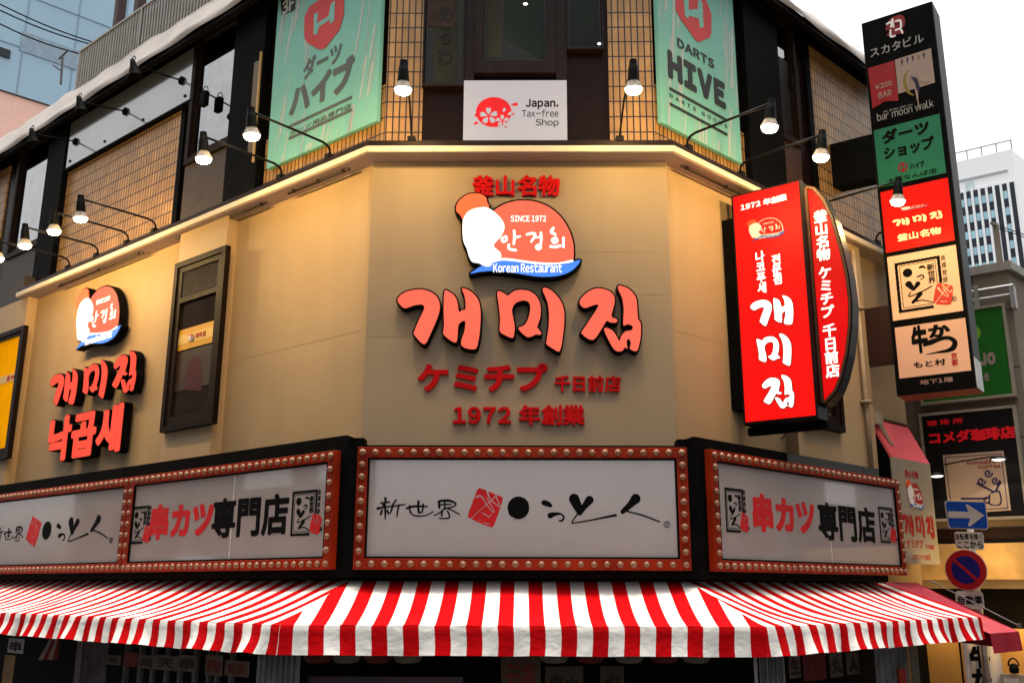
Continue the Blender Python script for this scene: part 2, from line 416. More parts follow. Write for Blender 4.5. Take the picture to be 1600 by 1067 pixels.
# emblem: plain white lobe with an orange cap piece, orange dome, blue ribbon (no figure, no face)
EM = dict(
 dome=[(640,440),(650,380),(690,320),(760,278),(830,259),(890,257),(960,266),(1040,300),(1110,360),(1160,440),(1185,520),(1188,580),(1178,630),(1090,646),(1000,645),(900,635),(800,620),(740,617),(660,600)],
 ribbon=[(548,712),(590,682),(620,664),(680,646),(740,632),(850,640),(950,655),(1050,658),(1130,650),(1180,640),(1226,628),(1220,648),(1180,690),(1120,718),(1040,730),(950,728),(850,712),(760,700),(680,695),(600,702)],
 line=[(700,622),(740,617),(800,620),(900,635),(1000,645),(1090,646),(1178,628),(1180,640),(1130,650),(1050,658),(950,655),(850,640),(740,632),(690,645)],
 lobe=[(497,380),(520,335),(580,300),(640,298),(700,335),(745,385),(758,430),(735,485),(690,540),(735,585),(732,625),(690,632),(675,665),(640,668),(600,648),(560,640),(538,605),(525,560),(500,500)],
 cap=[(453,300),(475,255),(530,218),(600,215),(640,240),(648,270),(660,296),(610,300),(560,310),(520,335),(497,372),(478,345),(460,330)])
EML = {k: flip(smooth_poly(v, 3)) for k, v in EM.items()}
EM_SD = union(*[sd_loops([EML[k]]) for k in ('dome', 'ribbon', 'lobe', 'cap')])
EM_OUT = contours(EM_SD, 400, 1280, -790, -170, 6, 11, 1.0)
EBB = (439, 1239, -742, -204)
def emblem(fr, bx, n, depth, parent, lit=True, outline=True, dome_mat=None):
    u0, u1, z0, z1 = bx; b = EBB
    T = lambda l: [(u0+(p[0]-b[0])/(b[1]-b[0])*(u1-u0), z0+(p[1]-b[2])/(b[3]-b[2])*(z1-z0)) for p in l]
    k = 'lit_' if lit else 'printed_'
    org = M(k+'orange', S(230, 90, 50) if not lit else S(100, 25, 12), .5, spec=.08, emit=S(255, 116, 88) if lit else None, es=.97, var=.05)
    red = M(k+'cap_orange', S(225, 80, 45), .4, emit=S(245, 92, 50) if lit else None, es=.95, var=.05)
    wht = M(k+'white', (.75, .73, .7), .4, emit=(1, 1, 1) if lit else None, es=1.0, var=.02)
    blu = M(k+'blue', S(50, 100, 200), .4, emit=S(58, 118, 222) if lit else None, es=.95, var=.05)
    if outline: obj('cabinet' if depth > .03 else 'backing', MB().prism([T(l) for l in EM_OUT], fr, n, n+depth), BLACK if depth > .03 else M('dark_red_print', (.12, .01, .01), .5), parent)
    d = n+depth
    obj('dome_face', MB().prism([T(EML['dome'])], fr, d, d+.004), dome_mat or org, parent)
    obj('ribbon_face', MB().prism([T(EML['ribbon'])], fr, d, d+.006), blu, parent)
    obj('ribbon_edge', MB().prism([T(EML['line'])], fr, d, d+.008), wht, parent)
    obj('white_lobe', MB().prism([T(EML['lobe'])], fr, d, d+.010), wht, parent)
    obj('cap_lobe', MB().prism([T(EML['cap'])], fr, d, d+.012), red, parent)
    mp = lambda x0, y0, x1, y1: (*[T([(x, 0)])[0][0] for x in (x0, x1)], T([(0, -y1)])[0][1], T([(0, -y0)])[0][1])
    text('lettering', 'SINCE 1972', fr, None, None, d+.004, wht, parent, .016, box=mp(796, 352, 1018, 390), sp=.25)
    # three handwritten syllables
    st = union(sd_stroke([(765,-482,7),(742,-497,7),(748,-515,7),(768,-510,7),(772,-492,7),(765,-482,7)]), sd_stroke([(818,-448,8),(820,-490,8),(816,-530,7)]), sd_stroke([(820,-490,8),(856,-482,6)]), sd_stroke([(785,-535,8),(788,-560,8),(828,-568,8)]),
       sd_stroke([(898,-470,7),(935,-463,8),(950,-475,8),(925,-515,7)]), sd_stroke([(985,-460,8),(988,-495,8),(984,-530,7)]), sd_stroke([(950,-490,6),(985,-486,6)]), sd_stroke([(970,-535,8),(955,-550,8),(970,-562,8),(985,-550,8),(972,-536,8)]),
       sd_stroke([(1062,-432,9),(1050,-455,9),(1075,-470,8)]), sd_stroke([(1075,-490,8),(1055,-505,8),(1068,-522,8),(1088,-510,8),(1075,-490,8)]), sd_stroke([(1045,-545,8),(1075,-548,8),(1105,-540,8)]), sd_stroke([(1126,-492,8),(1125,-548,8)]))
    if 'hand' not in GL: GL['hand'] = contours(st, 720, 1150, -590, -420, 3.5, 0, .6)
    obj('handwriting', MB().prism([T(l) for l in GL['hand']], fr, d+.004, d+.007), wht, parent)
    text('lettering', 'Korean Restaurant', fr, None, None, d+.0065, wht, parent, .012, box=mp(690, 652, 1115, 706), sp=.3)
# brush artwork of the marquee boards (in pixels of the middle board)
def art_loops():
    g = {}
    g['dot'] = contours(lambda P: np.hypot((P[:, 0]-810)/17, (P[:, 1]+793)/17.6)*17-17+.5*np.sin(P[:, 0]*1.3+P[:, 1]), 785, 835, -820, -765, .8)
    f = union(sd_stroke([(850,-785,4.2),(856,-787,4.2),(861,-790,2.2)]), sd_stroke([(860,-805,4.6),(866,-803,3),(876,-802.5,1.4),(881,-808,1.5),(878,-813,1.5),(874,-813,1.2)]),
      sd_stroke([(897,-779,8),(902,-790,7),(906,-801,4)]), sd_stroke([(921,-781,6.6),(913,-791,4.5),(907,-801,3)]), sd_stroke([(902,-803,1.2),(894,-815,1),(898,-816.5,1),(930,-811,1.2),(962,-804.5,2)]),
      sd_stroke([(993,-779,7.8),(985,-788,5),(973,-799,3.6)]), sd_stroke([(978,-798,1.1),(1005,-805,1.2),(1031,-815,1)]))
    g['strokes'] = contours(f, 840, 1040, -825, -765, .7, 0, .12)
    K = [[(474,500,6),(476,520,7)],[(440,535,3),(505,530,4)],[(455,545,4),(462,558,4)],[(418,576,8),(450,570,5),(515,560,3)],[(470,545,5),(474,610,5),(472,652,2)],[(450,590,5),(440,618,6)],[(488,592,5),(496,612,5)],[(555,512,3),(530,545,5),(520,585,4),(508,610,3)],[(535,560,3),(575,552,4),(618,546,2)],[(572,552,4),(562,600,4),(558,638,2)],
         [(628,575,5),(680,560,6),(780,562,3)],[(650,555,4),(655,600,4),(690,628,3),(770,625,2),(820,598,2)],[(715,525,7),(712,560,6),(716,605,6)],[(748,545,5),(745,580,4),(742,600,3)],[(715,606,4),(745,600,3)],
         [(862,525,7),(866,570,6)],[(870,522,6),(930,518,7),(985,540,4),(960,565,3),(900,578,4)],[(905,525,4),(905,570,4)],[(870,548,3),(950,545,3)],[(900,580,4),(870,605,3),(828,628,2)],[(925,575,3),(970,595,2.5),(1015,620,1.5)],[(885,600,5),(882,630,4)],[(925,595,4),(938,625,4),(932,645,3),(865,648,2)]]
    kf = union(*[sd_stroke([(500+x/4.64, -(670+y/4.64), r/4.64+.45) for x, y, r in l]) for l in K])
    g['kanji'] = contours(kf, 585, 722, -814, -773, .55, 0, .1)
    ring = lambda P: np.abs(np.hypot(P[:, 0]-1042, P[:, 1]+819)-4.6)-.55
    g['ring'] = contours(ring, 1034, 1050, -827, -811, .35, 0, .06)
    seal = smooth_poly([(747,-762.6),(750,-762.2),(782,-775.2),(786,-779),(772,-819.5),(766,-823),(734,-809),(731.3,-803.5)], 3)
    scr = union(sd_stroke([(736,-810,.6),(752,-795,.5),(764,-785,.6),(777,-772,.8)]), sd_stroke([(745,-776,1.6),(752,-775,1),(762,-790,.7),(770,-800,.7),(771,-796,.7),(761,-778,.8)]), sd_stroke([(761,-764,1.6),(765,-778,.8),(777,-789,.8),(781,-790,.7),(775,-775,.8)]), sd_stroke([(754,-801,.9),(762,-806,.9)]), sd_stroke([(763,-808,.7),(768,-804,.7)]), sd_stroke([(750,-812,.9),(750.6,-812.5,.9)]), sd_stroke([(756,-816,.8),(765,-819,.8)]))
    sl0 = sd_loops(contours(sd_loops([seal]), 724, 794, -830, -754, .6, -3.6, .05)); sl = lambda P: sl0(P)-3.6+.35*np.sin(P[:, 0]*.9)*np.sin(P[:, 1]*.8)
    g['seal'] = contours(lambda P: np.maximum(sl(P), -scr(P)), 728, 790, -826, -758, .6, 0, .1)
    return g
ART = art_loops()
# the boxed shop mark used at the ends of the side boards, unit square coordinates (0..100)
def mark_loops():
    g = {}
    rd = lambda x0, x1, y0, y1, r, wv=0: (lambda P: np.abs(np.maximum(np.abs(P[:, 0]-(x0+x1)/2)-(x1-x0)/2, np.abs(P[:, 1]-(y0+y1)/2)-(y1-y0)/2))-r+wv*np.sin(P[:, 0]*.9+1.3*P[:, 1])*np.cos(P[:, 1]*.7))
    fr_ = rd(4, 78, 4, 96, 2.6, .5); inn = rd(10, 72, 10, 91, .5)
    cut = sd_loops([[(62, 2), (95, 2), (95, 46), (62, 46)]])
    dot = lambda P: np.hypot(P[:, 0]-23, P[:, 1]-76)-8.5
    st = union(sd_stroke([(45,82,2),(50,83,2.4),(54,80,1.4)]), sd_stroke([(40,65,1.6),(48,67,1.4),(50,62,1.1),(44,59,.8)]), sd_stroke([(23,54,6),(28,46,4),(30,42,2)]), sd_stroke([(39,52,4.4),(31,42,2)]), sd_stroke([(25,38,1),(22,30,1),(45,36,1),(62,43,1.2)]), sd_stroke([(41,32,4.4),(34,24,3),(27,18,2.6)]), sd_stroke([(31,19,1),(45,19,1),(62,12,.8)]))
    g['ink'] = contours(union(lambda P: np.maximum(fr_(P), -cut(P)), lambda P: np.maximum(inn(P), -cut(P)), dot, st), -4, 100, -4, 104, 1.0, 0, .18)
    seal = smooth_poly([(70,44),(76,46),(96,38),(97,32),(92,6),(88,3),(66,8),(62,14)], 3); sl1 = sd_loops(contours(sd_loops([seal]), 56, 103, -4, 52, .8, -5, .1)); sl = lambda P: sl1(P)-5
    scr = union(sd_stroke([(64,9,.9),(80,28,.8),(92,40,1.1)]), sd_stroke([(72,38,2),(82,22,.9),(88,20,.9),(80,36,1)]), sd_stroke([(80,42,1.4),(92,26,.9),(94,30,.9)]), sd_stroke([(74,12,1),(84,10,1)]))
    g['seal'] = contours(lambda P: np.maximum(sl(P), -scr(P)), 58, 101, -2, 50, .8, 0, .15)
    return g
MARK = mark_loops()
INK = M('black_print', (.004, .004, .004), .6, spec=.03); REDP = M('red_print', S(190, 20, 25), .4, var=.08)
REDP2 = M('deep_red_print', S(160, 14, 18), .5, var=.1)
WHITEP = M('white_print', (.78, .76, .73), .5, var=.04)
def shop_mark(fr, bx, n, parent, extra=True):
    u0, u1, z0, z1 = bx
    T = lambda l: [(u0+p[0]/100*(u1-u0), z0+p[1]/100*(z1-z0)) for p in l]
    obj('shop_mark', MB().prism([T(l) for l in MARK['ink']], fr, n, n+.003), INK, parent)
    obj('seal', MB().prism([T(l) for l in MARK['seal']], fr, n, n+.005), REDP, parent)
    bb = lambda x0, x1, y0, y1: (*[T([(x, 0)])[0][0] for x in (x0, x1)], *[T([(0, y)])[0][1] for y in (y0, y1)])
    text('lettering', '新世界', fr, None, None, n, INK, parent, .03, vert=True, box=bb(57, 70, 48, 86))
    if extra:
        text('lettering', '商標登録', fr, None, None, n, INK, parent, .01, vert=True, track=.25, box=bb(82, 90, 46, 98))
        text('lettering', '®', fr, None, None, n, INK, parent, .01, box=bb(91, 101, 8, 18))
OPH = 20
# ================================================================== SETTING
def perp_at(fr, u, px, py):
    """place on the vertical plane that stands square to a wall at u -> (distance out, z)"""
    o = shift(fr, u); d = RM.T @ np.array([(px-800)/FOC, (py-533.5)/FOC, 1.0]); U = fr[1]
    p = CAM + d*((o-CAM) @ U)/(d @ U)
    return float((p-o) @ fr[2]), float(p[2])
def mitre(f1, n1, f2, n2):
    a = f1[0]+f1[2]*n1; b = f2[0]+f2[2]*n2
    A = np.array([[f1[1][0], -f2[1][0]], [f1[1][1], -f2[1][1]]]); t = np.linalg.solve(A, (b-a)[:2])
    return a+f1[1]*t[0]
def plan(mb, pts, z0, z1):
    n = len(pts); lo = [Vector((p[0], p[1], z0)) for p in pts]; hi = [Vector((p[0], p[1], z1)) for p in pts]
    mb.add(lo+hi, [tuple(reversed(range(n))), tuple(range(n, 2*n))]+[(i, (i+1) % n, (i+1) % n+n, i+n) for i in range(n)])
    return mb
def P2(fr, u, n): return shift(fr, u, n)
def ribbon_plan(mb, n0, n1, z0, z1, ul=-12.0, ur=5.15, frs=None):
    l, c, r = frs or (L, C, R)
    for pts in ([P2(l, ul, n1), mitre(l, n1, c, n1), mitre(l, n0, c, n0), P2(l, ul, n0)],
                [mitre(l, n1, c, n1), mitre(c, n1, r, n1), mitre(c, n0, r, n0), mitre(l, n0, c, n0)],
                [mitre(c, n1, r, n1), P2(r, ur, n1), P2(r, ur, n0), mitre(c, n0, r, n0)]):
        plan(mb, pts, z0, z1)
    return mb
ASPH = M('asphalt', (.05, .05, .052), .9, var=.3, scale=3, bump=.4, bscale=120)
g = MB(); g.add([Vector(p) for p in ((-300, -300, 0), (300, -300, 0), (300, 300, 0), (-300, 300, 0))], [(0, 1, 2, 3)])
tag(obj('road', g, ASPH), kind='structure')
PAVE = M('pavement_stone', (.2, .19, .18), .85, var=.2, scale=4, bump=.2)
pv = MB(); ribbon_plan(pv, -.25, 1.9, 0.0, .12, -14, 9)
tag(obj('pavement', pv, PAVE, bevel=.01), kind='structure')

# ------------------------------------------------------------------ blocks across the two streets (out of view but for reflections, sized and darkened to shade the facade)
OPP = M('opposite_facade', (.12, .115, .11), .7, var=.2, scale=.4)
for fr, ua, ub, h, lab in ((L, -34, 9, OPH, 'plain grey building across the left street, mirrored in the boards'), (R, -9, 34, OPH, 'plain grey building across the right street, mirrored in the boards')):
    t = thing('opposite_building', W(fr, (ua+ub)/2, 16, 0), lab, 'building')
    obj('wall', MB().box(fr, ua, ub, 14.5, 24, 0, h), OPP, t)
    mb = MB()
    for k in range(int((ub-ua)/3)):
        for z in (1, 4.4, 7.6, 10.8):
            if z+1.8 < h: mb.box(fr, ua+.6+k*3, ua+2.6+k*3, 14.42, 14.499, z, z+1.8)
    obj('window_row', mb, GLASSD, t)
    r2 = random.Random(5); mb = MB()
    for k in range(int((ub-ua)/4)):
        for z in (3.3, 6.4, 9.6):
            if r2.random() < .55: mb.box(fr, ua+.4+k*4, ua+.4+k*4+r2.uniform(1.5, 3.4), 14.4, 14.47, z, z+r2.uniform(.6, .95))
    obj('blank_panel', mb, M('pale_blank_panel', (.75, .75, .74), .5), t)  # unseen pale panels, added to give the board reflections some structure
# ------------------------------------------------------------------ the corner building
bld = thing('corner_building', (0, 1.0, 0), 'three storey restaurant building with chamfered beige corner and ochre tiled top floor', 'building')
body = MB(); plan(body, [P2(L, -13, -.3), mitre(L, -.3, C, -.3), mitre(C, -.3, R, -.3), P2(R, 5.15, -.3), P2(R, 5.15, -9)+np.array([0, 3, 0]), P2(L, -13, -9)+np.array([0, 3, 0])], .0, 10.55)
obj('body', body, M('dark_structure', (.03, .028, .027), .8), bld)
ZS = 7.516
lw = MB(); lw.box(L, -13, .02, -.29, 0, 3.2, ZS); obj('side_wall', lw, WALL, bld)
rw = MB(); rw.box(R, -.02, 5.15, -.29, 0, 3.2, ZS); obj('side_wall', rw, WALL, bld)
cw = MB(); cw.box(C, -1.575, 1.50, -.2, .022, 4.4, ZS-.007); obj('corner_wall', cw, CWALL, bld, bevel=.006)
JT = M('joint_line', (.36, .265, .17), .6)
for zz, a, b in ((5.99, -.62, .3), (6.52, .55, 1.38), (5.62, -1.55, -1.1), (6.06, .9, 1.45)): obj('panel_joint', MB().box(C, a, b, .022, .0235, zz, zz+.004), JT, bld)
for fr, ua, ub, zz in ((L, -2.3, -.1, 5.72), (R, .1, 2.1, 5.72)): obj('panel_joint', MB().box(fr, ua, ub, 0, .0015, zz, zz+.004), JT, bld)
# pilasters with the narrow windows
pl0, pl1 = at(L, 278, 413, .15)[0], at(L, 357, 337, .15)[0]
a = MB(); a.box(L, pl0, pl1, 0, .15, 4.3, ZS); obj('pilaster', a, WALL2, bld, bevel=.006)
pf = at(L, 43, 475, .15)[0]
a = MB(); a.box(L, -13, pf, 0, .15, 4.3, ZS); obj('pilaster', a, WALL2, bld, bevel=.006)
pr0 = at(R, 1248, 690, .15)[0]
a = MB(); a.box(R, pr0, pr0+1.85, 0, .15, 4.3, ZS); obj('pilaster', a, WALL2, bld, bevel=.006)
pp = MB()
q = [at(R, 1352, 630, .2), at(R, 1362, 733, .2)]
pp.tube([W(R, q[1][0], .2, 4.55), W(R, q[1][0]+.01, .2, 5.2), W(R, q[1][0], .2, 7.4)], .03); pp.box(R, q[1][0]-.06, q[1][0]+.06, .15, .26, 5.4, 5.44); pp.box(R, q[1][0]-.06, q[1][0]+.06, .15, .26, 6.6, 6.64)
obj('drain_pipe', pp, M('pipe_beige', (.30, .22, .14), .55), bld, smooth=True)
# ledge under the top floor
zb1 = at(C, 800, 227.5, .26)[1]; zc1 = at(C, 800, 221, .26)[1]
LE, RE = -7.94, 5.15
a = MB(); ribbon_plan(a, -.28, .26, ZS, zb1, LE, RE); obj('ledge', a, CREAM, bld, bevel=.006)
a = MB(); ribbon_plan(a, -.28, .24, zb1, zc1+.02, LE-.02, RE); obj('ledge_flashing', a, DKBROWN, bld)
a = MB(); ribbon_plan(a, .0, .235, ZS-.006, ZS, LE+.05, RE); obj('soffit', a, SOFF, bld)
for fr, u0, u1 in ((R, .12, 1.75), (R, 2.1, 3.9), (L, -1.3, -.25), (L, -3.6, -1.7), (L, -6.8, -4.4)):
    a = MB(); a.tube([W(fr, u0, .13, ZS-.03), W(fr, u1, .13, ZS-.03)], .012)
    for u in (u0+.1, u1-.1, (u0+u1)/2): a.box(fr, u-.015, u+.015, .115, .145, ZS-.04, ZS-.004)
    obj('soffit_conduit', a, DKBROWN, bld)
a = MB(); a.box(L, -13, LE-.03, -.28, .15, ZS, 7.9); obj('end_band', a, GREYBR, bld)
# black fascia that carries the illuminated boards
NFA = .38; zl = at(L, 400, 700, NFA)[1]; zr = at(R, 1137, 691, NFA)[1]; zc = at(C, 800, 695.5, NFA)[1]
ML = float((mitre(L, NFA, C, NFA)-L[0]) @ L[1]); MC0 = float(mitre(L, NFA, C, NFA)[0]); MC1 = float(mitre(C, NFA, R, NFA)[0]); MR = float((mitre(C, NFA, R, NFA)-R[0]) @ R[1])
a = MB(); plan(a, [P2(L, -8.05, .001), P2(L, -8.05, NFA), P2(L, ML-.002, NFA), P2(L, 0, .001)], 3.27, zl); obj('fascia', a, BLACK, bld)
a = MB(); a.box(C, MC0+.002, MC1-.002, 0.012, NFA-.005, 3.275, zc); a.box(C, MC0+.004, at(C, 569, 686, .2)[0], .013, .2, zc-.02, zl); a.box(C, at(C, 1058, 686, .2)[0], MC1-.004, .013, .2, zc-.02, zr); obj('fascia', a, BLACK, bld)
a = MB(); plan(a, [P2(R, 0, .001), P2(R, MR+.002, NFA), P2(R, at(R, 1373, 735, NFA)[0], NFA), P2(R, at(R, 1373, 735, NFA)[0], .001)], 3.27, zr); obj('fascia', a, BLACK, bld)
a = MB(); a.box(R, at(R, 1230, 700, .4)[0], at(R, 1373, 735, .4)[0], NFA+.001, NFA+.02, zr-.17, zr-.005); a.box(R, 3.0, 3.02, NFA+.02, NFA+.024, zr-.17, zr-.005)
obj('fascia_trim', a, M('grey_trim', (.035, .04, .038), .45), bld)

def lower_window(fr, px, label=None, yellow=False):
    """px: four corners of the frame on the pilaster face"""
    n = .172
    (u0, z1), (u1, z0) = at(fr, *px[0], n), at(fr, *px[1], n)
    fb = M('brown_window_frame', (.010, .0055, .004), .5, var=.3, spec=.06)
    R4 = lambda a, b, c, d: [(a, c), (b, c), (b, d), (a, d)]
    m1 = MB(); m1.prism([R4(u0, u1, z0, z1), R4(u0+.07, u1-.07, z0+.07, z1-.07)[::-1]], fr, n-.02, n+.05)
    wf = obj('window', m1, fb, bld)
    a0, a1, b0, b1 = u0+.07, u1-.07, z0+.07, z1-.07
    lz = b1-.42*(1 if not yellow else 0)
    m2 = MB(); m2.prism([R4(a0, a1, b0, b1), R4(a0+.09, a1-.09, b0+.1, lz-.05)[::-1]] + ([R4(a0+.09, a1-.09, lz+.02, b1-.07)[::-1]] if not yellow else []), fr, n-.01, n+.03)
    obj('sash', m2, FRAMEBR if not yellow else fb, wf)
    if not yellow:
        m3 = MB(); k = 14
        for i in range(k):
            z = lz+.03+(b1-.08-lz-.03)*i/(k-1)
            m3.add([W(fr, a0+.09, n+.005, z), W(fr, a1-.09, n+.005, z), W(fr, a1-.09, n+.022, z-.013), W(fr, a0+.09, n+.022, z-.013)], [(0, 1, 2, 3)])
        obj('louvre', m3, M('louvre_grey', (.52, .47, .42), .5), wf)
        m3 = MB(); m3.box(fr, a0+.08, a1-.08, n-.012, n-.004, lz, b1-.06); obj('louvre_backing', m3, BLACKM, wf)
        m4 = MB(); m4.box(fr, a0+.08, a1-.08, n-.012, n-.004, b0+.09, lz-.04); obj('pane', m4, M('brown_glass', (.02, .012, .007), .08, var=.5, scale=2.2, spec=.3), wf)
        hz = b0+.1+(lz-b0)*.52
        m5 = MB(); m5.box(fr, a0+.09, a1-.09, n-.003, n+.001, hz, hz+.26); obj('sticker', m5, M('yellow_sticker', S(205, 150, 45), .4, var=.04), wf)
        m5 = MB(); m5.box(fr, a0+.09, a1-.09, n+.0012, n+.003, hz+.07, hz+.19); obj('sticker_band', m5, M('pale_yellow', S(215, 175, 95), .4), wf)
        um = (a0+a1)/2
        text('sticker_lettering', '개미집', fr, None, None, n+.003, REDP2, wf, .04, box=(um-.02, um+.2, hz+.1, hz+.165))
        emblem(fr, (um-.16, um-.04, hz+.085, hz+.175), n+.003, .002, wf, lit=False, outline=False, dome_mat=REDP2)
        m6 = MB(); m6.prism([[(um-.18, b0+.42), (um+.2, b0+.35), (um+.18, b0+.62), (um+.1, b0+.78), (um-.06, b0+.8), (um-.16, b0+.66)]], fr, n-.003, n-.001); obj('sticker_blob', m6, M('dim_red_sticker', (.06, .012, .007), .3), wf)
        m6 = MB(); m6.box(fr, a0+.09, a1-.09, n-.0035, n-.0015, hz-.5, hz-.02); obj('blind', m6, M('dim_brown_blind', (.035, .02, .011), .4, var=.3, scale=3), wf)
    else:
        m4 = MB(); m4.box(fr, a0+.08, a1-.08, n-.012, n-.004, b0+.09, b1-.04); obj('pane', m4, M('yellow_window_film', S(210, 140, 5), .8, emit=S(205, 138, 4), es=.55, var=.06, spec=.0), wf)
        m5 = MB(); m5.box(fr, a0+.09, a1-.09, n-.003, n+.001, b0+(b1-b0)*.6, b0+(b1-b0)*.6+.12); obj('sticker_band', m5, M('pale_yellow', S(215, 175, 95), .4), wf)
        zz = b0+(b1-b0)*.6
        text('sticker_lettering', '개미집', fr, None, None, n+.001, REDP2, wf, .04, box=(a1-.28, a1-.13, zz+.03, zz+.09))
        m6 = MB(); m6.prism([[(a1-.36+.05*math.cos(t*.5), zz+.06+.05*math.sin(t*.5)) for t in range(13)]], fr, n+.001, n+.003); obj('sticker_dot', m6, REDP2, wf)
    return wf
lower_window(L, ((279, 414), (337, 662)))
wz = at(L, 8, 720, .15); 
uL1 = at(L, 39, 515, .15)[0]
lower_window(L, ((39-95, 545), (16, 716)), yellow=True)
# window on the right pilaster, mostly behind the red blade sign
lower_window(R, ((1240, 420), (1316, 677)))

# ------------------------------------------------------------------ top floor
a = MB(); a.box(LU, -13, -.0, -.25, 0, ZS, 10.95); obj('upper_wall', a, MAROON, bld)
a = MB(); a.box(CU, -1.47, 1.40, -.25, 0, ZS, 10.72); obj('upper_wall', a, MAROON, bld)
a = MB(); a.box(RU, 0, 5.5, -.25, 0, ZS, 10.7); obj('upper_wall', a, MAROON, bld)
def tile_panel(fr, u0, u1, z0, z1):
    a = MB(); a.box(fr, u0, u1, 0.001, .03, z0, z1); return obj('tile_panel', a, TILE, bld)
tile_panel(CU, -1.485, at(CU, 659, 221)[0], ZS, 10.1); tile_panel(CU, at(CU, 953, 221)[0], 1.42, ZS, 10.1)
tile_panel(LU, -2.15, -.0, ZS, 8.5); tile_panel(RU, .0, 1.72, ZS, 8.5)
tl0, tl1 = at(LU, 90, 420)[0], at(LU, 287, 200)[0]
zt = at(LU, 285, 165)[1]
tile_panel(LU, tl0, tl1, ZS, zt); tile_panel(LU, -13, -9.85, ZS, 10.4)
tr0 = at(RU, 1272, 250)[0]
tile_panel(RU, tr0, 5.49, ZS, 10.42)
# dark columns
for fr, u0, u1, n in ((LU, at(LU, 362, 290)[0], -2.2, .12), (LU, -8.12, tl0+.02, .12), (RU, 1.72, 2.5, .12), (LU, tl1, tl1+.1, .05), (RU, tr0-.12, tr0, .05)):
    a = MB(); a.box(fr, u0, u1, 0, n, ZS, 10.6); obj('dark_column', a, BLACK, bld, bevel=.005)
# strip in the left column, its warm reflection put into the colour
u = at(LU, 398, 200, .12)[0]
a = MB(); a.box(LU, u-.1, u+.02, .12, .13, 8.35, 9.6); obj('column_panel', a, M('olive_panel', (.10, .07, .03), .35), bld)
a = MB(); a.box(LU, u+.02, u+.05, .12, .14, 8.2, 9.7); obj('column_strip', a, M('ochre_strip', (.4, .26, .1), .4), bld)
def upper_window(fr, tl, br, split=None):
    n = .0
    (u0, z1), (u1, z0) = at(fr, *tl, .08), at(fr, *br, .08); z1 = min(z1, 10.62)
    R4 = lambda a, b, c, d: [(a, c), (b, c), (b, d), (a, d)]
    m1 = MB(); m1.prism([R4(u0, u1, z0, z1), R4(u0+.08, u1-.05, z0+.08, z1-.08)[::-1]], fr, 0, .1)
    wf = obj('window', m1, FRAMEBR, bld)
    m2 = MB(); m2.prism([R4(u0+.08, u1-.05, z0+.08, z1-.08), R4(u0+.13, u1-.09, z0+.15, z1-.14)[::-1]], fr, .0, .06); obj('sash', m2, FRAMEBR, wf)
    m3 = MB(); m3.box(fr, u0+.12, u1-.08, .012, .03, z0+.13, z1-.13); obj('pane', m3, GLASSS, wf)
    m4 = MB(); m4.box(fr, u1-.11, u1-.08, .06, .085, (z0+z1)/2-.1, (z0+z1)/2+.06); obj('handle', m4, FRAMEBR, wf)
    return wf, (u0, u1, z0, z1)
w1, d1 = upper_window(LU, (309, 38), (366, 222))
a = MB(); a.box(LU, d1[0], d1[1], 0, .07, ZS, d1[2]-.01); obj('spandrel', a, GREYBR, bld)
w2, d2 = upper_window(LU, (34, 225), (70, 378))
a = MB(); a.box(LU, d2[0]-.1, d2[1]+.05, 0, .07, ZS, d2[2]-.01); obj('spandrel', a, GREYBR, bld)
w3, d3 = upper_window(RU, (1203, 8), (1252, 232))
a = MB(); a.box(RU, d3[0], d3[1], 0, .07, ZS, d3[2]-.01); obj('spandrel', a, M('brown_panel', (.05, .025, .018), .45), bld)
a = MB(); a.box(RU, d3[0]+.14, d3[1]-.1, .03, .036, d3[2]+.18, at(RU, 1225, 92, .05)[1]); obj('blind', a, M('dark_blind', (.012, .009, .009), .5), w3)
# middle windows
def cu(px, py, n=0): return at(CU, px, py, n)
def centre_window(tl, br, thick, n=.03, light=None):
    (u0, z1), (u1, z0) = cu(*tl), cu(*br)
    R4 = lambda a, b, c, d: [(a, c), (b, c), (b, d), (a, d)]
    z1 = 10.3
    m1 = MB(); m1.prism([R4(u0-thick, u1+thick, z0-thick*1.6, z1+.04), R4(u0, u1, z0, z1)[::-1]], CU, 0, .09); wf = obj('window', m1, DKBROWN, bld, bevel=.004)
    m2 = MB(); m2.box(CU, u0, u1, .004, .02, z0, z1); obj('pane', m2, GLASSD, wf)
    return wf, (u0, u1, z0, z1)
wa, da = centre_window((667, 0), (723, 137), .02)
wb, db = centre_window((757, 0), (854, 100), .10)
wc, dc = centre_window((887, 0), (940, 80), .02)
RFL = M('dim_olive_reflection', (.024, .024, .015), .4, var=.4, scale=2, spec=.1); RFL2 = M('dim_green_reflection', (.010, .017, .012), .3, var=.4, scale=2, spec=.1)  # window reflections put into flat colours on thin sheets over the glass
a = MB(); a.box(CU, da[0]+.1, da[1]-.06, .02, .024, da[2]+.03, da[3]); obj('poster_reflection', a, RFL, wa)
a = MB(); a.box(CU, da[0]+.02, da[1]-.1, .024, .027, da[3]-1.1, da[3]); obj('poster_reflection', a, M('dim_brown_reflection', (.045, .026, .018), .4, var=.3, spec=.1), wa)
text('poster_lettering', 'めるわ', CU, None, None, .028, M('dim_dark_letter', (.006, .003, .002), .5), wa, .02, vert=True, box=(da[1]-.28, da[1]-.12, da[2]+.25, da[2]+1.0))
a = MB(); a.prism([[(db[0]+.02, db[2]+.01), (db[0]+.2, db[2]+.01), (db[0]+.2, db[3]), (db[0]+.02, db[3])]], CU, .02, .024); obj('curtain', a, RFL, wb)  # olive reflection painted as a sheet over the glass
a = MB(); a.prism([[(db[0]+.22, db[2]+.3), (db[1]-.02, db[2]+.02), (db[1]-.02, db[3]), (db[0]+.22, db[3])]], CU, .02, .023); obj('ceiling_reflection', a, RFL2, wb)
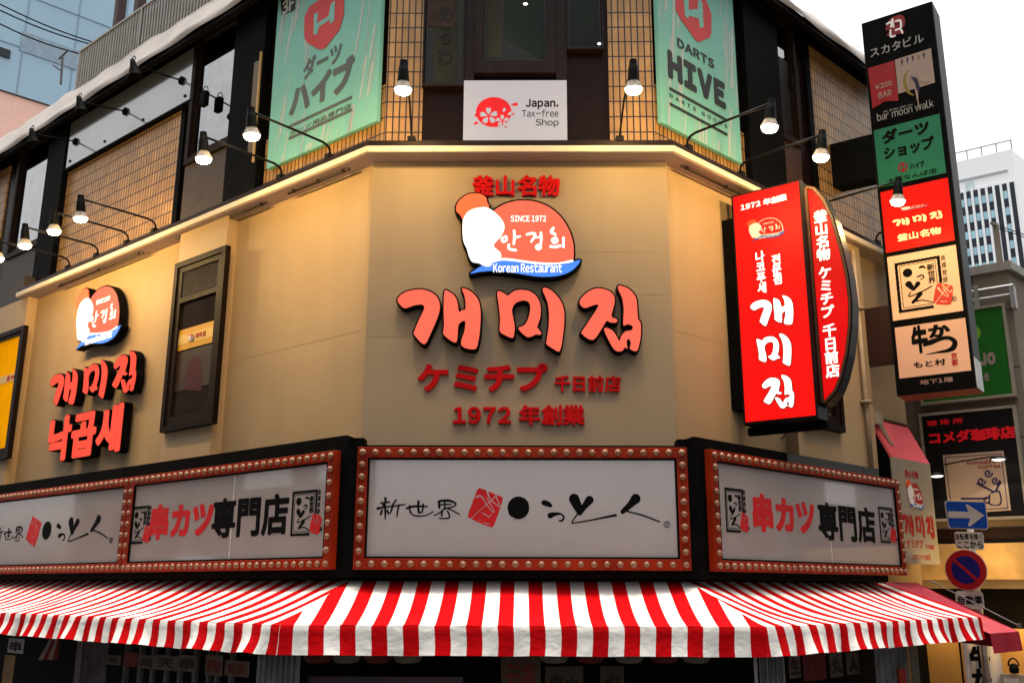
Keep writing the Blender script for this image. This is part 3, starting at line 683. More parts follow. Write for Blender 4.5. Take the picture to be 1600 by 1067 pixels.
a = MB(); a.prism([[(dc[0]+.02, dc[2]+.02), (dc[1]-.02, dc[2]+.02), (dc[1]-.02, dc[3]), (dc[0]+.02, dc[3])]], CU, .02, .023); obj('ceiling_reflection', a, RFL2, wc)
DL = M('downlight_glow', (1, 1, 1), .5, emit=(1, .96, .88), es=3, var=0)
for px, py, wf in ((821, 9, wb), (773, 98.5, wb)):
    p = cu(px, py); a = MB(); a.prism([[(p[0]+.026*math.cos(t*.6283), p[1]+.014*math.sin(t*.6283)) for t in range(10)]], CU, .024, .03); obj('downlight', a, DL, wf)
p = cu(936, 71); a = MB(); a.prism([[(p[0]+.018*math.cos(t*.6283), p[1]+.014*math.sin(t*.6283)) for t in range(10)]], CU, .024, .03); obj('downlight', a, DL, wc)
a = MB(); a.box(CU, da[1]+.02, db[0]-.1, 0, .06, ZS, 10.1); obj('dark_column', a, DKBROWN, bld)
a = MB(); a.box(CU, db[1]+.1, dc[0]-.02, 0, .06, ZS, 10.1); obj('dark_column', a, DKBROWN, bld)
# eave, sloping cloth roof, railing
a = MB(); ribbon_plan(a, .22, .3, 10.37, 10.47, -13, 5.6, (LU, CU, RU)); obj('eave', a, M('dark_eave', (.006, .005, .005), .7, var=.4, spec=.05), bld)
for fr, ua, ub, z1 in ((LU, -13, .1, 10.98), (CU, -1.6, 1.5, 10.75), (RU, -.1, 5.6, 10.74)):
    a = MB(); a.add([W(fr, ua, .23, 10.44), W(fr, ub, .23, 10.44), W(fr, ub, 0, z1), W(fr, ua, 0, z1)], [(0, 1, 2, 3)]); obj('roof_underside', a, BLACKM, bld)
def tarp(fr, ul, ur, prof, nm):
    rows, uvs = [], []
    us = np.linspace(ul, ur, 90)
    for k, (n, z) in enumerate(prof):
        rows.append([W(fr, u, n+.012*math.sin(u*5+k), z+(0 if k < 2 else .018*math.sin(u*2.3+k*1.7)+.012*math.sin(u*9+k*2.6))) for u in us]); uvs.append([(u, z) for u in us])
    a = MB(); a.grid(rows, uvs); return obj(nm, a, M('grey_white_tarp', (.33, .29, .26), .7, var=.12, scale=2, bump=.3, bscale=8), bld, smooth=True, recalc=False)
tarp(LU, -13, .3, [(.325, 10.43), (.335, 10.49), (.25, 10.62), (.15, 10.82), (.02, 11.05), (-.1, 11.27)], 'roof_tarp')
tarp(RU, -.3, 5.6, [(.325, 10.43), (.335, 10.49), (.24, 10.66), (.14, 10.80), (.0, 10.84)], 'roof_tarp')
BALC = M('railing_metal', (.34, .31, .27), .55, var=.15)
rl0 = at(LU, 118, 137, -.1)[0]; RZ = .12
a = MB()
for k in range(82):
    u = rl0+.04+k*.085; a.box(LU, u, u+.04, -.12, -.1, 11.12+RZ, 11.84+RZ)
rail = obj('railing', a, BALC, bld)
a = MB(); a.box(LU, rl0, rl0+7, -.15, -.085, 11.84+RZ, 11.87+RZ)
for k in range(5): a.box(LU, rl0+k*2.0, rl0+k*2.0+.035, -.13, -.088, 11.1+RZ, 11.84+RZ)
obj('handrail', a, M('pale_rail', (.4, .38, .34), .5), rail)
a = MB(); a.box(LU, rl0+.1, rl0+7, -.22, -.2, 11.1+RZ, 11.8+RZ); obj('railing_backing', a, M('railing_back', (.008, .006, .004), .9, spec=.02), rail)
a = MB()
for px in (178, 208): 
    u = at(LU, px, 20, -.6)[0]; a.box(LU, u, u+.13, -.75, -.6, 11.0, 15)
a.box(LU, -5.2, 0, -2, -.6, 12.6, 15)
obj('penthouse', a, M('penthouse_brown', (.06, .03, .028), .6), bld)

# glazed notice board with its three unlit lamps
(u0, z1), (u1, z0) = at(LU, 110, 207, .1), at(LU, 296, 156, .1)
nb = thing('notice_board', W(LU, u0, .1, z0), 'blank grey glazed notice panel under the eave above the ochre tiles', 'notice board')
zt1 = 10.42
a = MB(); a.box(LU, u0, u1, .03, .1, z0, zt1); obj('panel', a, M('grey_glossy_board', (.30, .305, .31), .12, metal=.6, var=.12, scale=1.2), nb)
a = MB()
for i in range(4): a.box(LU, u0+.1+i*(u1-u0-.24)/3, u0+.14+i*(u1-u0-.24)/3, .1, .115, z0+.08, z0+.11)
a.box(LU, u0-.03, u1+.03, .02, .11, z0-.03, z0); obj('fixing', a, BLACK, nb)
for (bx, by), (hx, hy), lab in (((285, 127), (208, 100), 'unlit black arm spotlight over right end of grey notice board'), ((197, 175), (124, 157), 'unlit black arm spotlight over middle of grey notice board'), ((119, 222), (50, 207), 'unlit black arm spotlight over left end of grey notice board')):
    ub, zb = at(LU, bx, by, .1); d, zh = perp_at(LU, ub, hx, hy)
    t = thing('spotlight', W(LU, ub, .1, zb), lab, 'spotlight', 'unlit spotlights on the notice board')
    a = MB(); a.lathe([(0, 0), (.06, 0), (.06, .03), (.03, .05), (0, .05)], W(LU, ub, .1, zb), W(LU, 0, 1, 0)-W(LU, 0, 0, 0), 12); obj('base', a, BLACK, t, smooth=False)
    a = MB(); a.tube([W(LU, ub, .13, zb), W(LU, ub, d-.08, zh-.01)], .012); obj('arm', a, BLACK, t)
    dirv = (W(LU, ub+.03, d-.05, zh-.24)-W(LU, ub, d, zh)).normalized()
    a = MB(); a.lathe([(0, -.06), (.03, -.06), (.04, 0), (.05, .05), (.085, .17), (.095, .19), (.085, .19), (.06, .1), (0, .08)], W(LU, ub, d, zh), dirv, 16); obj('shade', a, BLACK, t, smooth=True)
    a = MB(); a.tube([W(LU, ub+.05*math.cos(k*.45), d-.0, zh+.05+.06*math.sin(k*.45)) for k in range(8)], .006); obj('bracket', a, BLACK, t)
# small black security light on the window
ub, zb = at(LU, 322, 150, .12)
t = thing('security_light', W(LU, ub, .1, zb), 'small black box light with wire loop on the tall window', 'security light')
a = MB(); a.box(LU, ub-.06, ub+.06, .1, .18, zb-.16, zb+.05); obj('housing', a, BLACK, t, bevel=.015)
a = MB(); a.tube([W(LU, ub+.07*math.cos(k*.4), .14, zb+.04+.09*math.sin(k*.4)) for k in range(9)], .006); obj('wire_loop', a, BLACK, t)

# ------------------------------------------------------------------ arm lamps on the ledge
LAMPBLK = M('lamp_black', (.004, .004, .004), .5, spec=.08)
SINK = M('lamp_heat_sink', (.30, .25, .20), .4, metal=.2, var=.2, scale=40)
GLOW = M('lamp_bulb_glow', (1, 1, 1), .4, emit=(1, .93, .78), es=5, var=0)
LAMP_W = 32.0
def lamp(fr, u, label, centre=False, ledge_n=.2, short=0, power=1.0, dx=0.0):
    base = W(fr, u, ledge_n, zc1+.02)
    t = thing('arm_lamp', base, label, 'wall lamp', 'lit arm lamps along the ledge')
    U, N = Vector(fr[1]), Vector(fr[2]); Z = Vector((0, 0, 1))
    Q = lambda n, z, x=0: base+N*n+Z*z+U*x
    a = MB()
    if centre:
        hx, hz = .82, .43
        a.tube([Q(0, 0), Q(.02, .06), Q(.26, .32, dx*.4), Q(.62, .43, dx*.8), Q(hx, hz, dx)], .011)
    else:
        hx, hz = 1.02-short, .165
        a.tube([Q(0, 0), Q(.0, .07), Q(.015, .115), Q(.05, .145), Q(.11, .16), Q(.5-short*.5, .158), Q(hx, .15)], .014)
    obj('arm', a, LAMPBLK, t, smooth=True)
    a = MB(); a.box((np.array(base), fr[1], fr[2]), -.04, .04, -.05, .05, -.01, .05); obj('base', a, LAMPBLK, t, bevel=.005)
    ax = (Z*-1+N*-.12+U*(.0 if centre else -.02)).normalized()
    o = Q(hx, hz+.03, dx)
    a = MB(); a.lathe([(0, -.0), (.036, 0), (.04, .05), (.05, .1), (.058, .21), (.05, .215), (0, .215)], o, ax, 18); sh = obj('socket', a, LAMPBLK, t, smooth=False)
    a = MB(); s0 = o+ax*.21
    pts = []
    for k in range(40):
        rr = 1.0 if k % 2 else .9
        an = 2*math.pi*k/40
        pts.append((an, rr))
    av = ax.orthogonal().normalized(); bv = ax.cross(av)
    rings = [[s0+ax*h+(av*math.cos(an)+bv*math.sin(an))*r*(rr if h < .065 else 1) for an, rr in pts] for r, h in ((.052, 0), (.062, .02), (.082, .062), (.087, .068), (.087, .078))]
    a.grid([r+[r[0]] for r in rings], [[(0, 0)]*41]*5); obj('heat_sink', a, SINK, t)
    a = MB(); s1 = s0+ax*.078; a.lathe([(.084, 0), (.08, .02), (.067, .04), (.04, .053), (.001, .058)], s1, ax, 20); obj('bulb', a, GLOW, t, smooth=True)
    ld = bpy.data.lights.new('lamp_light', 'POINT'); ld.energy = LAMP_W*power; ld.color = (1, .66, .24); ld.shadow_soft_size = .07
    lo = bpy.data.objects.new('lamp_light', ld); COL.objects.link(lo); lo.parent = t
    lo.location = s1+ax*.09-base
    lo.rotation_euler = (-(ax+N*-.35)).to_track_quat('Z', 'Y').to_euler()
    return t
ul = lambda x, y, n=1.17: at(L, x, y, n)[0]
for u, lab in ((ul(397, 200), 'lit arm lamp in front of the left mint green banner'), (ul(322, 235), 'lit arm lamp below the tall window, left of the mint banner'),
               (ul(130, 326), 'lit arm lamp before the ochre tiles, nearest to the slim grilled window'), (ul(88, 352), 'lit arm lamp before the ochre tiles, over the small round emblem'),
               (ul(42, 376), 'lit arm lamp before the dark column above the left lettering'), (ul(-1, 399), 'lit arm lamp half cut by the left edge of the photo')):
    lamp(L, u, lab)
lamp(C, -1.15, 'lit arm lamp on ochre tiles left of the tax-free sign', True, dx=.0, power=1.0)
lamp(C, 1.0, 'lit arm lamp on ochre tiles right of the tax-free sign', True, dx=.06, power=1.0)
ur = lambda x, y, n=1.22: at(R, x, y, n)[0]
lamp(R, ur(1207, 185), 'lit arm lamp in front of the right mint green banner')
lamp(R, ur(1287, 232), 'lit arm lamp above the half-round red blade sign')
lamp(R, ur(1407, 308), 'lit arm lamp hanging in front of the tall directory sign')
lamp(R, 4.32, 'arm lamp mostly hidden behind the tall directory sign')

# ------------------------------------------------------------------ mint banners
MINT = M('mint_banner_cloth', S(116, 180, 170), .55, var=.05, scale=2, bump=.1, bscale=10)
BREDM = M('banner_red', S(190, 62, 66), .55, var=.05); BGREY = M('banner_grey_print', (.085, .095, .10), .5); BLKP = M('banner_black_print', (.016, .017, .018), .5)
PALE = M('banner_streak', (.40, .46, .45), .55, var=.05)
def streaks(fr, bx, n, parent, seed, lean):
    r = random.Random(seed); u0, u1, z0, z1 = bx; a = MB()
    for k in range(70):
        side = r.random(); wd = r.choice([.006, .008, .012, .02, .035, .05])
        if k < 26: u = u0+r.uniform(.02, .34)*(u1-u0); z = r.uniform(z0+.1, z1-.5); h = r.uniform(.25, .8)
        elif k < 50: u = u1-r.uniform(.03, .22)*(u1-u0); z = r.uniform(z0+.1, z1-.5); h = r.uniform(.25, .8)
        else: u = r.uniform(u0+.05, u1-.1); z = z0+.005; h = r.uniform(.08, .45)
        if z+h > z1: h = z1-z-.01
        du = lean*h
        if min(u, u+du) < u0+.005 or max(u+wd, u+wd+du) > u1-.005: continue
        n2 = n+.0004*(k % 7)
        a.prism([[(u, z), (u+wd, z+.03*lean*8*wd/.05), (u+wd+du, z+h), (u+du, z+h-.02)]], fr, n, n2+.001)
    obj('streak', a, PALE, parent)
def hexagon(fr, pts, n, parent, hpts):
    a = MB(); a.prism([[at(fr, x, y, n) for x, y in pts]], fr, n, n+.004); obj('hexagon_mark', a, BREDM, parent)
    a = MB(); a.prism([[at(fr, x, y, n) for x, y in hpts]], fr, n+.004, n+.006); obj('hexagon_letter', a, MINT, parent)
def banner(fr, u0, u1, z0, label):
    t = thing('shop_banner', W(fr, (u0+u1)/2, .1, z0), label, 'banner')
    a = MB(); a.box(fr, u0, u1, .05, .1, z0, 10.58); obj('cloth', a, MINT, t)
    return t
lb0, lb1 = at(LU, 416, 272, .1)[0], at(LU, 588, 202, .1)[0]
bl = banner(LU, lb0, lb1-.0, 8.05, 'mint green banner with grey Japanese lettering and a red hexagon, left of the corner')
streaks(LU, (lb0, lb1, 8.05, 10.55), .1, bl, 3, .16)
Z2 = lambda l: [(300+x/4, y/4) for x, y in l]
hexagon(LU, Z2([(705,110),(735,45),(800,0),(935,-50),(950,-30),(950,95),(920,190),(830,305),(790,310),(715,265),(702,230)]), .103, bl,
        Z2([(765,95),(790,78),(782,150),(855,105),(870,30),(895,5),(890,135),(862,152),(866,125),(795,170),(785,215),(762,222)]))
a = MB(); a.prism([[at(LU, x, y, .103) for x, y in Z2([(555,0),(650,-40),(645,60),(630,72),(560,95)])]], LU, .103, .106); obj('floor_tab', a, BLKP, bl)
text('lettering', '3F', LU, Z2([(568, 14)])[0], Z2([(640, 55)])[0], .107, PALE, bl, .03)
text('lettering', 'ダーツ', LU, Z2([(700, 379)])[0], Z2([(932, 383)])[0], .103, BGREY, bl, .03)
text('lettering', 'ハイブ', LU, Z2([(618, 541)])[0], Z2([(1010, 543)])[0], .103, BGREY, bl, .06)
text('lettering', 'ダーツ用品専門店', LU, Z2([(612, 822)])[0], Z2([(995, 676)])[0], .103, BGREY, bl, .0)
a = MB()
for y in (802, 876):
    (ua, za), (ub, zb) = at(LU, *Z2([(606, y)])[0], .103), at(LU, *Z2([(998, y-190)])[0], .103)
    zz = za if y > 800 else za
    a.box(LU, ua, ub, .1, .106, zz-.0, zz+.035)
obj('rule', a, BGREY, bl)
rb0, rb1 = .02, at(RU, 1160, 265, .1)[0]
br_ = banner(RU, rb0, rb1, 8.02, 'mint green banner with black English lettering and a red hexagon, right of the corner')
streaks(RU, (rb0, rb1, 8.02, 10.55), .1, br_, 11, .10)
Z4 = lambda l: [(960+x/4, y/4) for x, y in l]
hexagon(RU, Z4([(380,-20),(385,70),(420,130),(510,255),(525,265),(595,235),(605,210),(605,90),(570,0),(520,-60),(420,-90)]), .103, br_,
        Z4([(430,-20),(460,-5),(462,65),(520,60),(520,-10),(548,20),(555,175),(530,175),(526,120),(462,100),(462,122),(440,105)]))
text('lettering', 'DARTS', RU, Z4([(392, 235)])[0], Z4([(625, 435)])[0], .103, BLKP, br_, .035)
text('lettering', 'HIVE', RU, Z4([(330, 308)])[0], Z4([(698, 690)])[0], .103, BLKP, br_, .075)
text('lettering', 'DARTS GOODS', RU, Z4([(345, 585)])[0], Z4([(705, 805)])[0], .103, BLKP, br_, .0, track=.45, sp=.7)
a = MB()
for y in (545, 640):
    (ua, za), (ub, zb) = at(RU, *Z4([(345, y)])[0], .103), at(RU, *Z4([(705, y+190)])[0], .103); zz = za
    a.box(RU, ua, ub, .1, .106, zz-.035, zz)
obj('rule', a, BLKP, br_)

# ------------------------------------------------------------------ tax-free sign
NS = .18
(u0, z1), (u1, z0) = at(CU, 725, 126, NS), at(CU, 886.5, 219, NS)
tx = thing('tax_free_sign', W(CU, (u0+u1)/2, NS, z0), 'white rectangular tax-free sign with red blossom disc on the corner ledge', 'sign')
a = MB(); a.box(CU, u0, u1, NS-.05, NS, z0, z1); obj('board', a, M('white_sign_board', (.16, .17, .2), .5, emit=S(196, 188, 196), es=.62, var=.02, spec=.1), tx, bevel=.004)
PX = lambda x, y: at(CU, 600+x/4, y/4, NS)
a = MB(); c = PX(686, 702); r1 = abs(PX(797, 702)[0]-c[0]); disc = [(c[0]+r1*math.cos(k*.1309), c[1]+r1*.92*math.sin(k*.1309)) for k in range(48)]
a.prism([disc], CU, NS, NS+.003); obj('red_disc', a, M('sign_red', S(205, 20, 30), .4), tx)
def petal(mb, cx, cy, ang, ln, wd, n):
    d = (math.cos(ang), math.sin(ang)); e = (-d[1], d[0])
    pr = [(0, 0), (.35, .28), (.7, .42), (1, .2), (.86, 0), (1, -.2), (.7, -.42), (.35, -.28)]
    mb.prism([[(cx+d[0]*ln*p+e[0]*wd*q_, cy+d[1]*ln*p+e[1]*wd*q_) for p, q_ in pr]], CU, n, n+.003)
sc_ = abs(PX(100, 0)[0]-PX(0, 0)[0])/100
fl = MB()
for (x, y, r) in ((655, 727, 56), (740, 758, 40)):
    cx, cy = PX(x, y)
    for k in range(5):
        an = math.pi/2+k*2*math.pi/5+.05; petal(fl, cx+math.cos(an)*r*.14*sc_, cy+math.sin(an)*r*.14*sc_, an, r*.86*sc_, r*.72*sc_, NS+.003)
for x, y, an, r in ((745, 705, 1.2, 30), (770, 722, .5, 36)):
    cx, cy = PX(x, y); petal(fl, cx, cy, an, r*sc_, r*.7*sc_, NS+.003)
obj('blossom', fl, M('white_sign_board', ()), tx)
fl = MB()
for x, y, an, r in ((793, 658, .15, 44), (556, 778, .35, 34), (568, 735, 1.2, 26), (792, 722, .6, 26), (752, 790, -.6, 18)):
    cx, cy = PX(x, y); petal(fl, cx, cy, an, r*sc_, r*.62*sc_, NS)
obj('loose_petal', fl, M('sign_red', ()), tx)
text('lettering', 'Japan.', CU, (821.5, 155), (872.5, 171), NS, INK, tx, .032)
text('lettering', 'Tax-free', CU, (815.5, 171.5), (872.8, 183), NS, INK, tx, .002)
text('lettering', 'Shop', CU, (837, 186), (873, 199.5), NS, INK, tx, .002)
# ------------------------------------------------------------------ lettering and emblem on the corner wall
CORAL = S(255, 112, 88)
def coral(k): return M('lit_coral_face_%d' % k, S(110, 22, 14), .5, spec=.08, emit=CORAL if k == 0 else S(255, 80, 58), es=.97, var=.06, scale=2.5)
def channel_letters(name, fr, faces, backs, bx, n0, depth, label, cat, face_mat):
    """letters as boxes standing off the wall: black returns, lit faces; each letter a part"""
    allp = np.array([p for g in backs for l in g for p in l]); mn, mx = allp.min(0), allp.max(0)
    T = lambda l: [(bx[0]+(p[0]-mn[0])/(mx[0]-mn[0])*(bx[1]-bx[0]), bx[2]+(p[1]-mn[1])/(mx[1]-mn[1])*(bx[3]-bx[2])) for p in l]
    t = thing(name, W(fr, (bx[0]+bx[1])/2, n0, bx[2]), label, cat)
    for f, b in zip(faces, backs):
        o = obj('letter', MB().prism([T(l) for l in b], fr, n0, n0+depth, True), BLACK, t)
        obj('lit_face', MB().prism([T(l) for l in f], fr, n0+depth, n0+depth+.006), face_mat, o)
    return t
# main line
bx = rect(C, (621, 444), (1003.5, 553), .14)
ZZ = lambda x, y: (600+x/3.636, 430+y/3.636)
allb = np.array([p for g in LL1 for l in g for p in l]); mn, mx = allb.min(0), allb.max(0)
A0 = at(C, *ZZ(mn[0], -mx[1]), .14); A1 = at(C, *ZZ(mx[0], -mn[1]), .14)
channel_letters('shop_name_letters', C, LL0, LL1, (A0[0], A1[0], A1[1], A0[1]), .03, .11, 'large coral lit brush lettering in a row on the beige corner wall', 'sign lettering', coral(0))
# emblem on the corner wall
E0 = at(C, 600+439/4, 250+204/4, .14); E1 = at(C, 600+1239/4, 250+742/4, .14)
em = thing('emblem_sign', W(C, (E0[0]+E1[0])/2, .03, E1[1]), 'large lit emblem with orange dome and blue ribbon above the coral lettering on the corner', 'emblem sign')
emblem(C, (E0[0], E1[0], E1[1], E0[1]), .03, .11, em)
REDL = M('red_painted_letter', (.52, .003, .005), .6, var=.08, spec=.08)
def solid_text(s, fr, tl, br, label, wt, n=.024, th=.032, track=0., sp=.25, mat=None, vis=None):
    g = fit(text_loops(s, wt, track, sp=sp), *rect(fr, tl, br, n+th))
    a0 = g[0][0][0]
    t = thing('wall_lettering', W(fr, a0[0], n, a0[1]), label, 'sign lettering')
    for q in g: obj('letter', MB().prism(q, fr, n, n+th, True), mat or REDL, t)
    return t
solid_text('釜山名物', C, (738, 274), (875, 306), 'red raised lettering directly above the large emblem on the corner wall', .032)
solid_text('ケミチプ', C, (653, 567), (856, 611), 'red raised kana lettering under the large coral lettering, left half', .04)
solid_text('千日前店', C, (866, 586), (970.5, 612), 'small red raised lettering right of the red kana on the corner wall', .03)
solid_text('1972 年創業', C, (708, 632), (914, 664), 'red raised founding year lettering at the foot of the corner wall', .034)
# left wall: emblem and two lines of lettering
E0 = at(L, 117.5, 467, .2); E1 = at(L, 187, 527, .2)
E0 = at(L, 121, 455, .14); E1 = at(L, 187.5, 528, .14)
em = thing('emblem_sign', W(L, (E0[0]+E1[0])/2, .03, E1[1]), 'smaller lit emblem with orange dome and blue ribbon on the left wall', 'emblem sign')
emblem(L, (E0[0], E1[0], E1[1]-.02, E0[1]-.0), .03, .11, em)
A0 = at(L, 80, 583, .14); A1 = at(L, 211, 612, .14)
channel_letters('shop_name_letters', L, LL0, LL1, (A0[0], A1[0], A1[1], A0[1]), .03, .11, 'smaller red lit brush lettering under the emblem on the left wall', 'sign lettering', coral(1))
A0 = at(L, 79.5, 653, .14); A1 = at(L, 187.5, 706, .14)
g0, g1 = text_loops('낙곱새', .05, -.07), text_loops('낙곱새', .068, -.07)
channel_letters('dish_name_letters', L, g0, g1, (A0[0], A1[0], A1[1], A0[1]), .03, .11, 'blocky red lit lettering, lowest line on the left wall', 'sign lettering', coral(1))

# ------------------------------------------------------------------ illuminated boards with bulb frames
FRM = M('red_bulb_frame', (.25, .019, .004), .4, var=.3, scale=3, spec=.1)
BOARD = M('milky_board', (.345, .305, .29), .10, var=.06, scale=1.5, spec=.6, coat=1.0); BOARD.node_tree.nodes['Principled BSDF'].inputs['Coat IOR'].default_value = 1.9
BULB = M('clear_amber_bulb', (.25, .125, .07), .25, var=.2, spec=.4)
bulb_mb = MB(); bulb_mb.lathe([(.027, -.005), (.032, .004), (.029, .018), (.018, .029), (.0005, .033)], (0, 0, 0), (0, 0, 1), 12)
def marquee(fr, bx, label, fw=.098, nbot=.385, nf=.46):
    u0, u1, z0, z1 = bx
    t = thing('bulb_framed_sign', W(fr, (u0+u1)/2, nbot, z0), label, 'illuminated sign', 'bulb framed boards over the awning')
    R4 = lambda a: [(u0+a, z0+a), (u1-a, z0+a), (u1-a, z1-a), (u0+a, z1-a)]
    obj('frame', MB().prism([R4(0), R4(fw)[::-1]], fr, nbot, nf, True), FRM, t, bevel=.004)
    obj('inner_lip', MB().prism([R4(fw+.001), R4(fw+.018)[::-1]], fr, nbot, nf-.004, True), BLACK, t)
    obj('board', MB().box(fr, u0+fw, u1-fw, nbot-.002, nbot+.05, z0+fw, z1-fw), BOARD, t)
    base = t.location; N = Vector(fr[2]); rot = N.to_track_quat('Z', 'Y').to_euler()
    h = fw/2; nx = max(2, round((u1-u0-fw)/.1165)); nz = max(2, round((z1-z0-fw)/.1165)); me = None
    pos = [(u0+h+(u1-u0-fw)*i/nx, z) for z in (z1-h, z0+h) for i in range(nx+1)]+[(u, z0+h+(z1-z0-fw)*j/nz) for u in (u0+h, u1-h) for j in range(1, nz)]
    for u, z in pos:
        p = W(fr, u, nf, z)
        if me is None:
            o = obj('bulb', bulb_mb, BULB, t, loc=p-base, smooth=True, local=True); me = o
        else:
            o = me.copy(); COL.objects.link(o); o.location = p-base
        o.rotation_euler = rot; o.rotation_euler.rotate_axis('Z', rng.uniform(0, 6)); o.rotation_euler.rotate_axis('X', rng.uniform(-.12, .12)); o.scale = [rng.uniform(.93, 1.05)]*3
    return t, nbot+.05
def art(fr, n, parent, T):
    for k, mt in (('dot', INK), ('strokes', INK), ('kanji', INK), ('ring', INK), ('seal', REDP)):
        obj('seal' if k == 'seal' else 'brush_lettering', MB().prism([[T(p) for p in l] for l in ART[k]], fr, n, n+.003), mt, parent)
    (ua, zt), (ub, zb) = T((1040.2, -816.2)), T((1043.8, -821.6))
    text('brush_lettering', 'R', fr, None, None, n, INK, parent, .0, box=(ua, ub, zb, zt))
bx = rect(C, (559, 698.5), (1080, 891.3), .46)
bx = (at(C, 559, 700, .46)[0], at(C, 1081, 891, .46)[0], at(C, 820, 890.2, .46)[1], at(C, 820, 698.5, .46)[1])
mq, nn = marquee(C, bx, 'bulb framed white board with black brush lettering and red seal on the corner')
art(C, nn, mq, lambda p: at(C, p[0], -p[1], nn))
def side_board(fr, bx, label, marks, words):
    t, n = marquee(fr, bx, label)
    a = MB()
    for tl, br in marks: shop_mark(fr, rect(fr, tl, br, n), n, t)
    for s, tl, br, mt in words:
        text('brush_lettering', s, fr, tl, br, n, mt, t, .055 if s[0] == '串' else .036)
    um = bx[0]+(bx[1]-bx[0])*.56
    obj('board_joint', MB().box(fr, um, um+.012, n, n+.002, bx[2]+.11, bx[3]-.11), M('pale_joint', (.6, .58, .57), .2), t)
    return t
z0, z1 = at(L, 300, 892, .46)[1], at(L, 300, 732.5, .46)[1]
l2 = (at(L, 198.5, 800, .46)[0], at(L, 519, 800, .46)[0], z0, z1)
side_board(L, l2, 'bulb framed white board with red and black kanji left of the corner post',
           [((207.5, 791), (235, 849)), ((457, 767), (503, 836))],
           [('串カツ', (237, 789), (331, 838.5), REDP), ('専門店', (334, 780), (449, 835), INK)])
l1 = (l2[0]-.02-3.87, l2[0]-.02, z0, z1)
mq1, nn = marquee(L, l1, 'bulb framed white board with black brush lettering cut by the left photo edge')
ua, ub = at(L, 73, 830, nn)[0], at(L, 173.5, 846, nn)[0]     # dot and trademark ring as anchors
kx = (ub-ua)/(1042-810); zc_ = at(L, 73, 828.5, nn)[1]; zref = at(C, 810, 793, nn)[1]
kz = 1.12*(at(C, 810, 780, nn)[1]-at(C, 810, 800, nn)[1])/20
art(L, nn, mq1, lambda p: (ua+(p[0]-810)*kx, zc_+(p[1]+793)*kz))
r_ = (at(R, 1110.5, 703, .46)[0], at(R, 1418, 899, .46)[0], at(R, 1270, 895.5, .46)[1], at(R, 1260, 726, .46)[1])
side_board(R, r_, 'bulb framed white board with red and black kanji right of the corner post',
           [((1131, 760), (1171, 834)), ((1371, 790), (1402, 850))],
           [('串カツ', (1174, 769), (1275, 837), REDP), ('専門店', (1276, 783), (1370, 849), INK)])

# ------------------------------------------------------------------ striped awning
PER = (at(C, 925, 977, 1.25)[0]-at(C, 435, 977, 1.25)[0])/10
STR = stripe_mat('striped_awning_cloth_fit', (.50, .003, .005), (.80, .765, .71), PER)
N0, N1, ZA0, ZA1, ZA2 = .19, 1.25, 3.26, 2.895, 2.665
aw = thing('striped_awning', W(C, 0, .2, ZA1), 'long red and white striped awning wrapping round the shop corner', 'awning')
AU0, AU1 = -9.5, at(R, 1533, 969.6, 1.25)[0]
def bounds(fr, n):
    ml, mr = mitre(L, n, C, n), mitre(C, n, R, n)
    if fr is L: return AU0, float((ml-L[0]) @ L[1])
    if fr is C: return float((ml-C[0]) @ C[1]), float((mr-C[0]) @ C[1])
    return float((mr-R[0]) @ R[1]), AU1
for fr, ref in ((L, (394, 974.5)), (C, (435, 977)), (R, (1237, 977))):
    us = at(fr, *ref, 1.25)[0]; ph = .5*PER-us
    rows, uvs = [], []; nc = 160 if fr is not C else 90
    for i in range(15):
        t = i/14; n = N0+(N1-N0)*t; a0, a1 = bounds(fr, n)
        rr, uu = [], []
        for j in range(nc+1):
            u = a0+(a1-a0)*j/nc
            edge = min(1, abs(u-a0)*2, abs(u-a1)*2)
            z = ZA0+(ZA1-ZA0)*t-(.035+.012*math.sin(u*2.1))*math.sin(math.pi*t)*edge - .014*edge*math.sin(math.pi*t)*abs(math.sin(u*2.4+.4)) + .004*edge*math.sin(u*17+5*t+2*math.sin(u*3))*t
            rr.append(W(fr, u, n, z)); uu.append((u+ph, t))
        rows.append(rr); uvs.append(uu)
    obj('canopy', MB().grid(rows, uvs), STR, aw, smooth=True)
    rows, uvs = [], []
    amp = 1.0 if fr is not C else .35
    nc = 420 if fr is not C else 200
    for i in range(11):
        t = i/10; rr, uu = [], []; nb_ = N1+.010*math.sin(min(1, t*4)*math.pi/2)+.022*max(0, t-.3)**1.5; a0, a1 = bounds(fr, nb_)
        for j in range(nc+1):
            u = a0+(a1-a0)*j/nc; e = min(1, abs(u-a0)*4, abs(u-a1)*4)
            wv = math.sin(u*6.3+1.5*math.sin(u*1.7))+.6*math.sin(u*14.1+2*math.sin(u*.9))
            wv2 = math.sin(u*23+3*math.sin(u*2.2))
            n = nb_+e*amp*(.022*wv*t*t+.006*wv2*t+.03*t*t)
            z = ZA1+(ZA2-ZA1)*t+.006*wv*t*e*amp
            rr.append(W(fr, u+e*amp*.02*math.sin(t*3.0+u*1.3), n, z)); uu.append((u+ph, 1+t*.24))
        rows.append(rr); uvs.append(uu)
    obj('valance', MB().grid(rows, uvs), STR, aw, smooth=True)
sd_ = MB(); sd_.add([W(R, AU1, N0, ZA0), W(R, AU1, N1, ZA1), W(R, AU1, N1+.02, ZA2), W(R, AU1, N1-.1, ZA2+.1), W(R, AU1, N0, ZA0-.12)], [(0, 1, 2, 3, 4)]); obj('end_flap', sd_, M('awning_red_cloth', (.5, .006, .01), .5), aw)
a = MB(); pth = [W(L, AU0, 1.2, 2.86), Vector((*mitre(L, 1.2, C, 1.2)[:2], 2.86)), Vector((*mitre(C, 1.2, R, 1.2)[:2], 2.86)), W(R, AU1-.03, 1.2, 2.83)]
